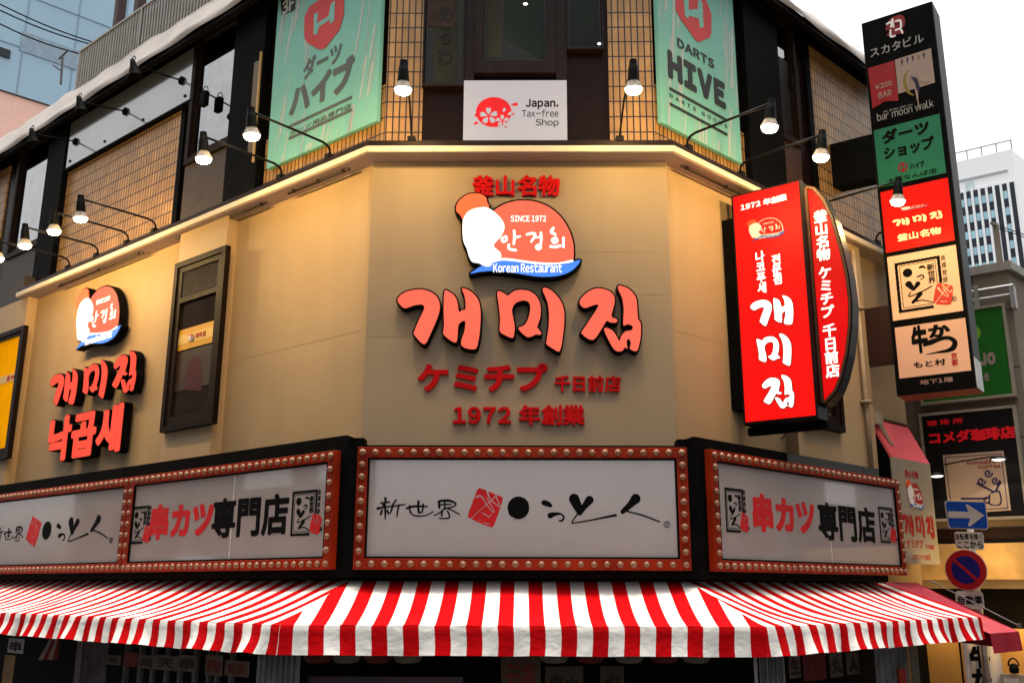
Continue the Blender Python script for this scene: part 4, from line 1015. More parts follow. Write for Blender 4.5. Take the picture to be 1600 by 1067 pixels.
a.tube(pth, .02); obj('front_bar', a, M('awning_metal', (.5, .5, .48), .35, metal=.8), aw)
a = MB(); a.box(L, -9.5, .0, .001, .2, 3.2, 3.268); a.box(R, .0, AU1, .001, .2, 3.2, 3.268); a.box(C, -1.6, 1.55, .001, .21, 3.2, 3.27); obj('hinge_box', a, BLACK, aw)

# ------------------------------------------------------------------ red blade sign
REDE = S(240, 22, 20)
LRED = M('lit_red_face', S(90, 4, 4), .35, spec=.1, emit=S(244, 20, 16), es=1.0, var=.08, scale=1.6)
LRED2 = M('lit_red_face_dim', S(80, 4, 5), .35, spec=.1, emit=S(222, 10, 14), es=.95, var=.14, scale=1.8)
LWH = M('lit_white_print', (.9, .9, .88), .3, emit=(1, .98, .94), es=1.0, var=.02)
CAB = M('sign_cabinet_black', (.006, .006, .007), .4, var=.3, spec=.08)
bs = thing('blade_sign', W(B1, 0, 0, 5.0), 'tall red lit blade sign with white brush lettering and half-round red wing', 'blade sign')
(u0, z1), (u1, z0) = at(B1, 1142, 308), at(B1, 1277, 652)
u0, u1, z0, z1 = .142, .93, 4.84, 7.40
obj('cabinet', MB().box(B1, u0, u1, -.3, -.002, z0, z1), CAB, bs, bevel=.006)
obj('red_panel', MB().box(B1, u0+.025, u1-.02, -.006, .004, z0+.03, z1-.02), LRED, bs)
obj('wall_bracket', MB().box(B1, -.07, .135, -.3, -.03, 5.02, 7.15), BLACK, bs)
nB = .004
text('lettering', '1972 年創業', B1, (1157, 320), (1229.5, 313), nB, LWH, bs, .028, sp=.25)
emblem(B1, rect(B1, (1166, 346), (1228, 368), nB), nB, .003, bs, lit=False, outline=False, dome_mat=LRED)
dl = union(lambda P: np.abs(sd_loops([EML['dome']])(P)))
ringl = contours(dl, 600, 1230, -700, -220, 7, 5, 1.2); bq = rect(B1, (1166, 346), (1228, 368), nB)
TT = lambda l, b, q: [(q[0]+(p[0]-b[0])/(b[1]-b[0])*(q[1]-q[0]), q[2]+(p[1]-b[2])/(b[3]-b[2])*(q[3]-q[2])) for p in l]
obj('dome_outline', MB().prism([TT(l, EBB, bq) for l in ringl], B1, nB, nB+.009), WHITEP, bs)
text('lettering', '나코푸세', B1, (1180, 394), (1198, 457), nB, LWH, bs, .032, vert=True, track=-.06)
text('lettering', '전문점', B1, (1205, 399), (1222.5, 443), nB, LWH, bs, .032, vert=True, track=-.06)
for g, gb, tl, br in zip(LL0, LL1, ((1172, 471), (1182, 527), (1190, 590)), ((1241, 506), (1238.5, 571), (1242, 636))):
    q = rect(B1, tl, br, nB); mb = MB(); aa = np.array([p for l in g for p in l]); mn, mx = aa.min(0), aa.max(0)
    mb.prism([TT(l, (mn[0], mx[0], mn[1], mx[1]), q) for l in g], B1, nB+.002, nB+.005); obj('brush_lettering', mb, LWH, bs)
    mb = MB(); mb.prism([TT(l, (mn[0], mx[0], mn[1], mx[1]), q) for l in gb], B1, nB, nB+.002); obj('lettering_edge', mb, M('dark_red_edge', (.25, .004, .004), .4), bs)
nD = -.12
red_px = [(1262,296),(1270,298),(1284,314),(1298,344),(1311,390),(1320,430),(1325,470),(1325,505),(1320,550),(1311,588),(1303,608),(1291,625)]
dl_ = [at(B1, x, y, nD) for x, y in red_px]
uL = dl_[0][0]; dl_[-1] = (uL+.005, dl_[-1][1])
dl_ = dl_[::-1] if False else dl_
sdD = sd_loops([dl_]); xs = [p[0] for p in dl_]; zs = [p[1] for p in dl_]
outer = contours(lambda P: np.maximum(sdD(P)-.045, (uL-.03)-P[:, 0]), min(xs)-.1, max(xs)+.1, min(zs)-.1, max(zs)+.1, .02, 0, .002)
obj('half_round_cabinet', MB().prism(outer, B1, nD-.2, nD-.002, True), CAB, bs)
obj('half_round_panel', MB().prism([dl_], B1, nD-.002, nD+.004), LRED2, bs)
rim = contours(lambda P: np.abs(np.maximum(sdD(P)-.02, (uL-.02)-P[:, 0]))-.012, min(xs)-.1, max(xs)+.1, min(zs)-.1, max(zs)+.1, .012, 0, .0015)
obj('half_round_rim', MB().prism(rim, B1, nD, nD+.012), M('brown_rim', (.06, .03, .02), .35), bs)
q = rect(B1, (1270.5, 331), (1313, 588), nD+.004); gg = fit(text_loops('釜山名物 ケミチプ 千日前店', .03, 0, True, .42), *q)
for k in range(0, 12, 4):
    mb = MB(); [mb.prism(x, B1, nD+.004, nD+.007) for x in gg[k:k+4]]; obj('lettering', mb, LWH, bs)
obj('lower_bracket', MB().box(B1, .1, .95, -.28, -.2, 4.76, 4.84), BLACK, bs)
st_ = MB(); st_.tube([W(R, at(R, 1221, 686, .02)[0], .02, at(R, 1221, 686, .02)[1]), W(B1, .6, -.25, 4.85)], .008); obj('stay_wire', st_, DKBROWN, bs)

# ------------------------------------------------------------------ tall directory sign
tw = thing('directory_sign', W(TW, 1.0, 0, 5.6), 'tall black directory sign of stacked shop panels on the right wall', 'blade sign')
(tu0, tz1), (tu1, tz0) = at(TW, 1343, 38), at(TW, 1526, 606)
tu0 = (at(TW, 1343, 38)[0]+at(TW, 1404, 617)[0])/2; tu1 = (at(TW, 1457, 2)[0]+at(TW, 1526, 606)[0])/2
obj('cabinet', MB().box(TW, tu0, tu1, -.42, -.003, tz0, tz1), M('sign_cabinet_grey', (.016, .016, .019), .5, var=.25, spec=.1), tw, bevel=.006)
obj('cabinet_face', MB().box(TW, tu0+.01, tu1-.01, -.003, .0, tz0+.01, tz1-.01), BLACK, tw)
obj('side_patch', MB().box(TW, tu1, tu1+.004, -.415, -.01, tz0+.01, at(TW, 1519, 557)[1]), M('white_patch', (.6, .58, .57), .5), tw)
obj('underside', MB().box(TW, tu0+.01, tu1-.01, -.41, -.01, tz0-.004, tz0), M('rusty_underside', (.22, .06, .035), .6), tw)
obj('bracket', MB().box(TW, -.05, tu0, -.3, -.05, *sorted((at(TW, 1303, 290)[1], at(TW, 1303, 222)[1]))), BLACKM, tw)
obj('bracket', MB().box(TW, -.2, tu0, -.3, -.05, *sorted((at(TW, 1395, 562)[1], at(TW, 1395, 474)[1]))), M('dark_red_bracket', (.022, .006, .006), .4), tw)
def tpanel(tl, tr, br, bl_, mat, nm='panel'):
    q = [at(TW, *p) for p in (tl, tr, br, bl_)]
    a0 = max(tu0+.02, (q[0][0]+q[3][0])/2); a1 = min(tu1-.03, (q[1][0]+q[2][0])/2); z1 = (q[0][1]+q[1][1])/2; z0 = (q[2][1]+q[3][1])/2
    obj(nm, MB().box(TW, a0, a1, 0, .006, z0, z1), mat, tw); return a0, a1, z0, z1
tt = lambda s, tl, br, mt, wt=.03, n=.006, **k: text('lettering', s, TW, tl, br, n, mt, tw, wt, **k)
GREYW = M('grey_white_print', (.30, .29, .28), .5)
tt('スカタビル', (1359, 77), (1444, 66), GREYW, .01, 0.0)
# brush mark on top
Z5 = lambda x, y: (1260+x/4.7, y/4.7)
def strokes(lst, nm, mat, n, fr=TW, par=tw, z=Z5, r=1/4.7):
    mb = MB()
    for l in lst:
        pts = [(*z(x, y), rr*r) for x, y, rr in l]; pts = [(x, -y, rr) for x, y, rr in pts]
        f = sd_stroke(pts); xs = [p[0] for p in pts]; ys = [p[1] for p in pts]; rm = max(p[2] for p in pts)+.6
        for lp in contours(f, min(xs)-rm, max(xs)+rm, min(ys)-rm, max(ys)+rm, .35, 0, .06): mb.prism([[at(fr, x, -y, n) for x, y in lp]], fr, n, n+.003)
    obj(nm, mb, mat, par)
strokes([[(600,190,16),(640,150,20),(700,130,16),(705,190,14),(640,215,16),(590,215,10)], [(600,260,10),(660,240,16),(705,235,12)]], 'brush_mark_red', M('print_dim_red', (.22, .012, .014), .5), 0)
strokes([[(590,180,6),(625,165,8),(622,200,7)], [(632,145,7),(640,200,7)], [(655,160,6),(690,155,8),(695,205,7)], [(618,225,6),(620,270,8),(650,265,6)], [(655,225,6),(690,215,7),(705,245,7)]], 'brush_mark_white', WHITEP, .004)
# bar panel
PINKW = M('panel_pinkish', S(150, 130, 120), .5, var=.05)
b0 = tpanel((1355, 107), (1455, 76), (1466, 170), (1367, 196), BLACK)
pq = [at(TW, *Z5(*p), .006) for p in ((650, 442), (915, 356), (945, 608), (675, 692))]
obj('panel_picture', MB().prism([pq[::-1]], TW, .006, .008), PINKW, tw)
pq = [at(TW, *Z5(*p), .008) for p in ((452, 505), (645, 447), (677, 742), (580, 745), (487, 800))]
obj('panel_ribbon', MB().prism([pq[::-1]], TW, .008, .012), M('panel_ribbon_red', S(140, 18, 24), .5), tw)
tt('¥200', (1367.5, 133), (1394, 134), PINKW, .02, .012); tt('BAR', (1372, 145.5), (1393.5, 149.5), PINKW, .02, .012)
strokes([[(745,520,4),(722,570,9),(725,630,13),(750,680,10),(785,700,5)]], 'crescent', M('crescent_gold', S(120, 105, 40), .5), .008)
strokes([[(795,525,12),(800,560,10),(790,600,9)], [(790,600,8),(810,680,9),(818,740,5),(830,790,3)], [(770,540,3),(755,580,3),(775,660,3)], [(820,560,3),(840,600,3),(905,600,2)]], 'pale_figure', PINKW, .012)
strokes([[(775,575,6),(800,585,12),(815,630,14),(825,670,9)]], 'dark_dress', M('dress_navy', (.006, .008, .03), .5), .014)
for x, y, c in ((702, 462, (.05, .03, .03)), (742, 446, (.02, .03, .09)), (780, 432, (.05, .03, .03)), (822, 425, (.2, .11, .05)), (862, 410, (.06, .02, .04))):
    strokes([[(x, y-14, 7), (x, y+2, 6), (x, y+16, 3)]], 'tiny_glass', M('glass_print_%d' % x, c, .5), .008)
tt('bar moon walk', (1370, 178), (1459, 167), GREYW, .0, .006, sp=.3)
tt('All drinks 200 yen', (1380, 174), (1426, 165.5), GREYW, .01, .006, sp=.3)
DGREEN = M('panel_green', S(32, 108, 80), .5, var=.06)
tpanel((1365, 203), (1467.6, 180), (1479, 269), (1374, 295), DGREEN)
Z7 = lambda x, y: (1340+x/6.154, 180+y/6.154)
tt('ダーツ', (1377, 206), (1453, 208), INK, .05); tt('ショップ', (1380, 231), (1461, 232), INK, .045)
hx = [at(TW, *Z7(435+50*math.sin(k*1.047), 503-50*math.cos(k*1.047)), .006) for k in range(6)]
obj('hexagon_mark', MB().prism([hx[::-1]], TW, .006, .009), M('panel_dim_red', S(130, 25, 40), .5), tw)
tt('H', Z7(405, 485), Z7(465, 520), DGREEN, .03, .009)
tt('ハイブ', (1421, 256), (1445, 260), INK, .05); tt('大阪なんば店', (1386, 280), (1464, 270), INK, .015)
WARMR = M('lit_red_panel', S(110, 8, 6), .4, spec=.1, emit=S(238, 24, 8), es=.9, var=.18, scale=1.3)
YEL = M('lit_yellow_print', S(240, 200, 130), .4, emit=S(250, 214, 150), es=.9, var=.05)
tpanel((1376, 304), (1480.6, 275), (1492, 374), (1385, 397), WARMR)
q = rect(TW, (1394, 344), (1473, 341), .006); aa = np.array([p for g in LL0 for l in g for p in l]); mn, mx = aa.min(0), aa.max(0)
mb = MB(); [mb.prism([TT(l, (mn[0], mx[0], mn[1], mx[1]), q) for l in g], TW, .006, .01) for g in LL0]; obj('brush_lettering', mb, YEL, tw)
tt('釜山名物', (1401.5, 367), (1471, 365), YEL, .028)
emblem(TW, rect(TW, (1405, 325), (1451, 322), .006), .006, .002, tw, lit=False, outline=False, dome_mat=WARMR)
CREAMP = M('panel_cream', S(205, 165, 130), .5, emit=S(215, 165, 120), es=.4, var=.1, scale=1.2)
tpanel((1386, 403), (1493, 382), (1505.4, 484), (1396, 503), CREAMP)
shop_mark(TW, rect(TW, (1396, 411), (1495, 477), .006), .006, tw)
CREAMQ = M('panel_cream_low', S(195, 150, 120), .5, emit=S(190, 140, 115), es=.35, var=.1, scale=1.2)
tpanel((1397.7, 511), (1508, 498), (1518, 578), (1406, 592), CREAMQ)
Z1 = lambda x, y: (1340+x/6.154, 500+y/6.154)
tt('牛', (1422, 510), (1452, 550.5), INK, .06); tt('か', Z1(672, 55), Z1(898, 150), INK, .06)
strokes([[(640,240,14),(700,215,26),(800,180,18),(880,172,18),(935,210,24),(920,265,26),(860,295,16),(760,312,8),(660,330,2)]], 'brush_lettering', INK, .006, z=Z1, r=1/6.154)
tt('もと村', Z1(535, 405), Z1(850, 430), INK, .03); tt('京都', Z1(893, 318), Z1(970, 435), REDP2, .03, vert=True)
tt('地下1階', (1437, 594), (1489.5, 596), M('print_greypink', S(165, 130, 125), .5), .01, 0.0)
# ------------------------------------------------------------------ beige hanging sign at the end of the right wall
NP = .3
bg_ = thing('hooded_sign', W(R, 4.6, .3, 3.5), 'beige upright sign with pink sloping top clipped beside the bulb framed board', 'sign')
(ua, za), (ub, zb) = at(R, 1394, 713, NP), at(R, 1452, 725, NP)
zbt = at(R, 1470, 882, NP)[1]; ub = (ub+at(R, 1470, 882, NP)[0])/2
zk = (za+zb)/2; ua = max(ua, r_[1]+.03); print('HOOD', ua, ub, zk)
(pa, zpa), (pb, zpb) = at(R, 1380, 656, .03), at(R, 1418, 669, .03); zp = (zpa+zpb)/2
BEIGE = M('beige_sign_face', (.30, .265, .20), .5, var=.05)
obj('face', MB().box(R, ua, ub, NP-.03, NP, zbt, zk), BEIGE, bg_)
PNK = M('pink_sign_cloth', (.62, .085, .10), .6, emit=None, var=.06)
mb = MB(); mb.add([W(R, ua, NP, zk), W(R, ub, NP, zk), W(R, ub, .05, zp), W(R, ua, .05, zp), W(R, ua, NP-.04, zk-.02), W(R, ub, NP-.04, zk-.02), W(R, ub, .03, zp-.03), W(R, ua, .03, zp-.03)], [(0, 1, 2, 3), (4, 5, 6, 7), (0, 1, 5, 4), (1, 2, 6, 5), (2, 3, 7, 6), (3, 0, 4, 7)])
obj('sloping_top', mb, PNK, bg_)
mb = MB(); mb.add([W(R, ua-.01, NP-.03, zk), W(R, ua-.01, .03, zp-.02), W(R, ua-.01, .03, zbt), W(R, ua-.01, NP-.03, zbt)], [(0, 1, 2, 3)]); obj('side', mb, BLACKM, bg_)
mb = MB(); mb.box(R, ua-.06, ua-.02, .02, .1, 3.4, zp+.25); obj('post', mb, BLACK, bg_)
mb = MB(); mb.tube([W(R, ua-.02, .05, zp+.01), W(R, ub+.02, .05, zp+.01)], .02); obj('top_rail', mb, M('rail_bronze', (.12, .09, .06), .35, metal=.5), bg_)
mb = MB(); mb.box(R, ua-.03, ua+.12, .06, .17, zp-.1, zp+.05); mb.tube([W(R, ua+.1, .14, zp-.05), W(R, ua+.2, .2, zp-.3), W(R, ua+.24, .22, zp-.36), W(R, ua+.16, .22, zp-.34), W(R, ua+.05, .15, zp-.1)], .012); obj('clip_light', mb, M('clip_beige', (.35, .3, .24), .45), bg_)
tx_ = lambda s, tl, br, wt=.04, **k: text('lettering', s, R, tl, br, NP, REDP2, bg_, wt, **k)
tx_('釜山名物', (1413, 733), (1435, 748), .02)
emblem(R, rect(R, (1414, 748), (1444, 797), NP), NP, .003, bg_, lit=False, outline=False, dome_mat=M('printed_dull_red', S(160, 40, 35), .5))
q = rect(R, (1408, 800), (1461, 842), NP); mb = MB(); [mb.prism([TT(l, (mn[0], mx[0], mn[1], mx[1]), q) for l in g], R, NP, NP+.004) for g in LL0]; obj('brush_lettering', mb, REDP2, bg_)
tx_('ケミチプ', (1416, 841), (1443, 857)); tx_('千日前店', (1446, 850), (1460, 858), .02); tx_('1972年創業', (1425, 865), (1455, 875), .02)

# ------------------------------------------------------------------ plain dark red canopy of the next shop
cn = thing('red_canopy', W(R, 4.2, .2, 2.9), 'plain dark red shop canopy just beyond the striped awning', 'awning')
NF = 1.3
(u0, z0), (u1, z1) = at(R, 1537, 990, NF), at(R, 1592, 986, NF); zv = at(R, 1565, 1019, NF)[1]
u0 = AU1+.07
RC = M('dark_red_canvas', (.30, .012, .028), .6, var=.1, bump=.15, bscale=10)
zf = z1; rows = [[W(R, u0+(u1-u0)*j/14, .15+(NF-.15)*t, 3.27+(zf-3.27)*t-.02*math.sin(math.pi*t)) for j in range(15)] for t in np.linspace(0, 1, 8)]
obj('canopy', MB().grid(rows, [[(0, 0)]*15]*8), M('pinkish_red_canvas', (.42, .04, .065), .6, var=.1), cn, smooth=True)
rows = [[W(R, u0+(u1-u0)*j/30, NF+.006*math.sin(j*.33)*t+.02*t, zf+(zv-zf)*t) for j in range(31)] for t in np.linspace(0, 1, 5)]
obj('valance', MB().grid(rows, [[(0, 0)]*31]*5), RC, cn, smooth=True)
mb = MB(); mb.add([W(R, u1, .15, 3.27), W(R, u1, NF, zf), W(R, u1, NF+.02, zv), W(R, u1, .15, zv+.1)], [(0, 1, 2, 3)]); obj('end_flap', mb, RC, cn)
mb = MB(); mb.tube([W(R, u1+.03, .3, 3.3), W(R, u1+.03, NF, zf+.06)], .008); mb.lathe([(0, 0), (.025, 0), (.025, .05), (0, .05)], W(R, u1+.03, NF, zf+.04), (0, 0, 1), 10); obj('arm', mb, M('awning_metal2', (.12, .12, .115), .5, metal=.3), cn)

# ------------------------------------------------------------------ neighbouring building with its signs
zt = at(NB, 1530, 417)[1]; ue = at(NB, 1573, 410)[0]
nbd = thing('neighbour_building', W(NB, 0, -1, 0), 'dim beige neighbouring building behind the directory sign', 'building')
NWALL = M('neighbour_panel', (.22, .175, .125), .65, var=.08, scale=1.5)
NB2 = frame(shift(NB, ue), 44)
obj('wall', MB().box(NB, -2.5, ue, -.3, 0, 3.2, zt-.12), NWALL, nbd)
obj('side_wall', MB().box(NB2, 0.02, 9, -.3, 0, 3.2, zt-.12), NWALL, nbd)
mb = MB(); mb.box(NB, -2.5, ue+.06, -.35, .06, zt-.12, zt); mb.box(NB2, .0, 9, -.35, .06, zt-.118, zt-.002); obj('parapet_cap', mb, M('parapet_cap_grey', (.33, .30, .26), .5), nbd)
mb = MB()
for z in (5.15, 6.1, 6.9): mb.box(NB, -2.5, ue, 0, .002, z, z+.012)
mb.box(NB, at(NB, 1520, 450)[0], at(NB, 1520, 450)[0]+.01, 0, .002, 6.95, zt-.12)
obj('panel_joint', mb, BLACKM, nbd)
mb = MB()
for y in (452, 466):
    za = at(NB, 1545, y, .12)[1]; ua = at(NB, 1515, y, .12)[0]; ub = at(NB, 1584, y, .12)[0]
    mb.tube([W(NB, ua, .12, za), W(NB, ub, .12, za)], .028)
for px in (1527, 1583):
    u = at(NB, px, 460, .06)[0]; za = at(NB, px, 470, .06)[1]; mb.box(NB, u-.03, u+.03, 0, .15, za-.12, za+.2)
obj('pipe_rail', mb, M('pipe_grey', (.32, .31, .29), .4, metal=.3), nbd, smooth=False)
obj('ground_floor', MB().box(NB, -2.5, 3.2, -.6, -.3, 0, 3.7), BLACKM, nbd)
zb0, zb1 = at(NB, 1500, 905, .2)[1], at(NB, 1560, 848, .2)[1]; ub0 = at(NB, 1421, 895, .2)[0]
obj('timber_beam', MB().box(NB, ub0, 3.2, 0.02, .2, zb0, zb1), M('timber', (.42, .28, .12), .55, var=.2, scale=5, bump=.2, bscale=12), nbd, bevel=.005)
obj('upper_shadow_panel', MB().box(NB, -.6, 3.2, .0, .03, zb1+.02, at(NB, 1520, 826)[1]), M('dark_red_board', (.018, .006, .005), .5), nbd)
AMB = M('amber_lit_wall', (.46, .27, .09), .6, var=.1, scale=2)  # glow of the warm lamps also put into the wall's base colour
ug0, ug1 = at(NB, 1440, 1040, .1)[0], at(NB, 1502, 1040, .1)[0]
obj('amber_lit_wall', MB().box(NB, ug0, ug1, -.29, .1, 0, zb0-.35), AMB, nbd)
obj('amber_lit_wall', MB().box(NB, ug1+.35, 3.2, -.29, -.1, 0, zb0-.62), AMB, nbd)
up, zp_ = at(NB, 1552, 877, .1)
mb = MB(); mb.lathe([(0, .0), (.09, .0), (.085, -.03), (0, -.05)], W(NB, up, -.1, zb0-.04), (0, 0, 1), 16); obj('downlight', mb, GLOW, nbd, smooth=True)
for u, n, z, e in ((up+.05, .62, zb1-.2, 6), (ug0+.28, .5, zb0-.42, 5), (up+.35, .3, zb0-.55, 8)):
    ld = bpy.data.lights.new('shop_light', 'POINT'); ld.energy = e; ld.color = (1, .62, .2); ld.shadow_soft_size = .08
    lo = bpy.data.objects.new('shop_light', ld); COL.objects.link(lo); lo.parent = nbd; lo.location = W(NB, u, n, z)-nbd.location
# green sign
GRN = M('green_sign_face', S(28, 98, 22), .45, var=.05)
EDG = M('sign_edge_beige', (.30, .26, .20), .5)
def boxed_sign(name, fr, u0, u1, z0, z1, n0, n1, face, label, cat='sign'):
    t = thing(name, W(fr, (u0+u1)/2, n0, z0), label, cat)
    R4 = lambda a: [(u0+a, z0+a), (u1-a, z0+a), (u1-a, z1-a), (u0+a, z1-a)]
    obj('frame', MB().prism([R4(0), R4(.035)[::-1]], fr, n0, n1, True), EDG, t)
    obj('face', MB().box(fr, u0+.035, u1-.035, n0, n1-.02, z0+.035, z1-.035), face, t); return t
gn = .16
(u0, z1), (u1, z0) = at(NB, 1437, 500, gn), at(NB, 1588, 618, gn); z1 = at(NB, 1568, 473, gn)[1]; u1 = (at(NB, 1588, 618, gn)[0]+at(NB, 1568, 473, gn)[0])/2; u0 = at(NB, 1438, 628, gn)[0]
gs = boxed_sign('cafe_sign', NB, u0, u1, z0, z1, .01, gn, GRN, 'green rectangular shop sign half hidden behind the directory sign')
text('lettering', 'JO', NB, (1531, 552), (1556.5, 569), gn-.02, PINKW, gs, .11)
text('lettering', 'e', NB, (1537, 583), (1546, 595), gn-.02, PINKW, gs, .05)
strokes([[(1526,512,3),(1529,520,4),(1528,528,2)]], 'leaf_mark', M('leaf_green', S(110, 160, 50), .5), gn-.02, fr=NB, par=gs, z=lambda x, y: (x, y), r=1)
# coffee shop sign
(u0, z1), (u1, z0) = at(NB, 1440, 648, gn), at(NB, 1445, 815, gn); u1 = at(NB, 1594, 700, gn)[0]; u0 = at(NB, 1442, 720, gn)[0]; z1 = at(NB, 1588, 632, gn)[1]
ks = boxed_sign('coffee_shop_sign', NB, u0, u1, z0, z1, .01, gn, M('black_sign_face', (.006, .005, .005), .4), 'black shop sign with red brush kanji over a cream square panel')
kt = lambda s, tl, br, mt, wt=.04, **k: text('lettering', s, NB, tl, br, gn-.02, mt, ks, wt, **k)
RK = M('red_sign_letter', S(185, 22, 30), .4, emit=S(150, 10, 18), es=.5)
kt('珈琲所', (1448, 657.5), (1505, 661), RK, .02, track=.25); 
kt('コメダ珈琲店', (1450.5, 675.5), (1588, 684), RK, .05)
CRM = M('cream_square', S(190, 165, 140), .5, var=.04)
pq = [at(NB, x, y, gn-.02) for x, y in ((1473, 711), (1568, 704), (1580, 797), (1483, 803))]
obj('square_panel', MB().prism([pq[::-1]], NB, gn-.02, gn-.014), CRM, ks)
NAVY = M('navy_print', S(28, 26, 82), .5)
qq = [(1476, 714), (1564.5, 708), (1575.5, 794), (1487, 799.5)]
l1_ = [at(NB, x, y, gn-.014) for x, y in qq]; cxx = sum(p[0] for p in l1_)/4; czz = sum(p[1] for p in l1_)/4
obj('panel_rule', MB().prism([l1_[::-1], [(cxx+(p[0]-cxx)*.975, czz+(p[1]-czz)*.975) for p in l1_]], NB, gn-.014, gn-.012), NAVY, ks)
text('lettering', 'Coffee', NB, (1528, 727), (1563, 730), gn-.014, M('brown_red_print', S(140, 40, 25), .5), ks, .03)
text('lettering', "Komeda's", NB, (1510, 720), (1556, 723), gn-.014, M('brown_red_print', ()), ks, .03)
cupz = lambda x, y: (1340+x/6.154, 630+y/6.154)
strokes([[(1270,880,7),(1275,970,7),(1375,965,7),(1360,845,7),(1285,860,7)], [(1270,900,7),(1225,910,7),(1220,950,7),(1270,955,7)], [(1000,915,8),(1240,915,8)]], 'cup_print', NAVY, gn-.014, fr=NB, par=ks, z=cupz, r=1/6.154)
for cx, cy, r in ((1255, 670, 42), (1190, 745, 40), (1325, 740, 40)):
    strokes([[(cx+math.cos(k*.6)*r*(1-k/16), cy+math.sin(k*.6)*r*(1-k/16), 7) for k in range(14)]], 'steam_curl', NAVY, gn-.014, fr=NB, par=ks, z=cupz, r=1/6.154)
strokes([[(1370,760,14),(1340,820,9),(1330,850,6)], [(1150,770,8),(1230,810,9),(1310,850,7)]], 'steam_stem', NAVY, gn-.014, fr=NB, par=ks, z=cupz, r=1/6.154)
# two small arm spotlights in front of that sign
for (hx, hy), lab in (((1464, 744), 'small lit spotlight at left edge of the black coffee sign'), ((1560, 718), 'small lit spotlight on long arm over the cream square panel')):
    n = .55; u, z = at(NB, hx, hy, n)
    t = thing('sign_spotlight', W(NB, u, n, z), lab, 'spotlight', 'spotlights before the coffee sign')
    mb = MB(); mb.lathe([(0, .05), (.05, .05), (.10, .015), (.11, -.0), (.1, -.0), (0, .01)], W(NB, u, n, z), (0, 0, 1), 16); obj('shade', mb, LAMPBLK, t, smooth=False)
    mb = MB(); mb.lathe([(0, -.012), (.05, -.01), (.085, .004), (.0, .006)], W(NB, u, n, z), (0, 0, 1), 16); obj('bulb', mb, GLOW, t)
    a0 = at(NB, 1450 if hx < 1500 else 1449, 727, .3)
    mb = MB(); mb.tube([W(NB, u, n, z+.05), W(NB, u-.5 if hx > 1500 else u-.15, .3, z+.04), W(NB, u-.75 if hx > 1500 else u-.2, .14, z+.03)], .01); obj('arm', mb, LAMPBLK, t)
    ld = bpy.data.lights.new('spot_glow', 'SPOT'); ld.energy = 2.0; ld.color = (1, .9, .7); ld.spot_size = R_(120)
    lo = bpy.data.objects.new('spot_glow', ld); COL.objects.link(lo); lo.parent = t; lo.location = (0, 0, -.02)

# ------------------------------------------------------------------ traffic signs on their pole
d = RM.T @ np.array([(1531-800)/FOC, (960-533.5)/FOC, 1.0]); kk = 13.6/np.hypot(d[0], d[1]); pc = CAM+d*kk
PS = frame((pc[0], pc[1], 0), -3); PS2 = frame((pc[0], pc[1], 0), 38)
pole = thing('traffic_sign_pole', (pc[0], pc[1], 0), 'grey sign pole with brown lower half behind the awning end', 'sign pole')
ztp = at(PS, 1515, 783)[1]
mb = MB(); mb.tube([W(PS, 0, 0, 2.62), W(PS, 0, 0, ztp)], .038, 14); obj('upper_pole', mb, M('pole_grey', (.55, .53, .5), .45, metal=.2), pole, smooth=True)
mb = MB(); mb.tube([W(PS, 0, 0, 0), W(PS, 0, 0, 2.62)], .045, 14); obj('lower_pole', mb, M('pole_brown', (.05, .03, .025), .5, var=.4, scale=12), pole, smooth=True)
SBLUE = M('traffic_blue', S(18, 62, 140), .35, var=.05); SGREY = M('traffic_white', S(170, 160, 150), .4, var=.05); SRED = M('traffic_red', S(140, 18, 24), .4, var=.05)
def plate(fr, pts, n, mat, name, r=.03, th=.012, par=None):
    f = sd_loops([pts]); xs = [p[0] for p in pts]; zs = [p[1] for p in pts]
    lp = contours(lambda P: f(P)-0, min(xs)-.05, max(xs)+.05, min(zs)-.05, max(zs)+.05, .012, 0, .002)
    g = sd_loops(contours(f, min(xs)-.05, max(xs)+.05, min(zs)-.05, max(zs)+.05, .012, -r, .002))
    lp = contours(g, min(xs)-.05, max(xs)+.05, min(zs)-.05, max(zs)+.05, .008, r, .0012)
    return obj(name, MB().prism(lp, fr, n, n+th, True), mat, par)
n = .06
pts = [at(PS, *p, n) for p in ((1475, 781.5), (1539.5, 783.5), (1544.5, 827.5), (1481.5, 825.5))]
ow = thing('one_way_sign', W(PS, pts[3][0], n, pts[3][1]), 'blue rectangular sign with a white arrow pointing right on the pole', 'traffic sign')
plate(PS, pts, n, SGREY, 'rim', .03, .01, ow)
c0 = np.mean(pts, 0); p2 = [(c0[0]+(p[0]-c0[0])*.955, c0[1]+(p[1]-c0[1])*.93) for p in pts]
plate(PS, p2, n+.01, SBLUE, 'blue_face', .025, .004, ow)
Z3 = lambda x, y: (1340+x/6.154, 770+y/6.154)
ar = [at(PS, *Z3(x, y), n+.014) for x, y in ((868, 175), (1065, 180), (1038, 115), (1055, 108), (1218, 215), (1080, 322), (1060, 312), (1085, 242), (875, 238))]
obj('arrow', MB().prism([ar], PS, n+.014, n+.017), SGREY, ow)
pts = [at(PS, *p, n) for p in ((1490.5, 830), (1536, 831.5), (1538, 859), (1493.5, 857))]
pl = thing('exemption_plate', W(PS, pts[3][0], n, pts[3][1]), 'small white plate exempting bicycles, directly under the blue arrow sign', 'traffic sign')
plate(PS, pts, n, SGREY, 'plate', .025, .01, pl)
text('lettering', '自転車を除く', PS, (1492.5, 833), (1535, 843), n+.01, INK, pl, .02); text('lettering', 'ここから', PS, (1495, 845), (1536, 856), n+.01, INK, pl, .03)
cz = at(PS, 1509, 890, .09)
rr = abs(at(PS, 1509, 858, .09)[1]-at(PS, 1509, 922, .09)[1])/2
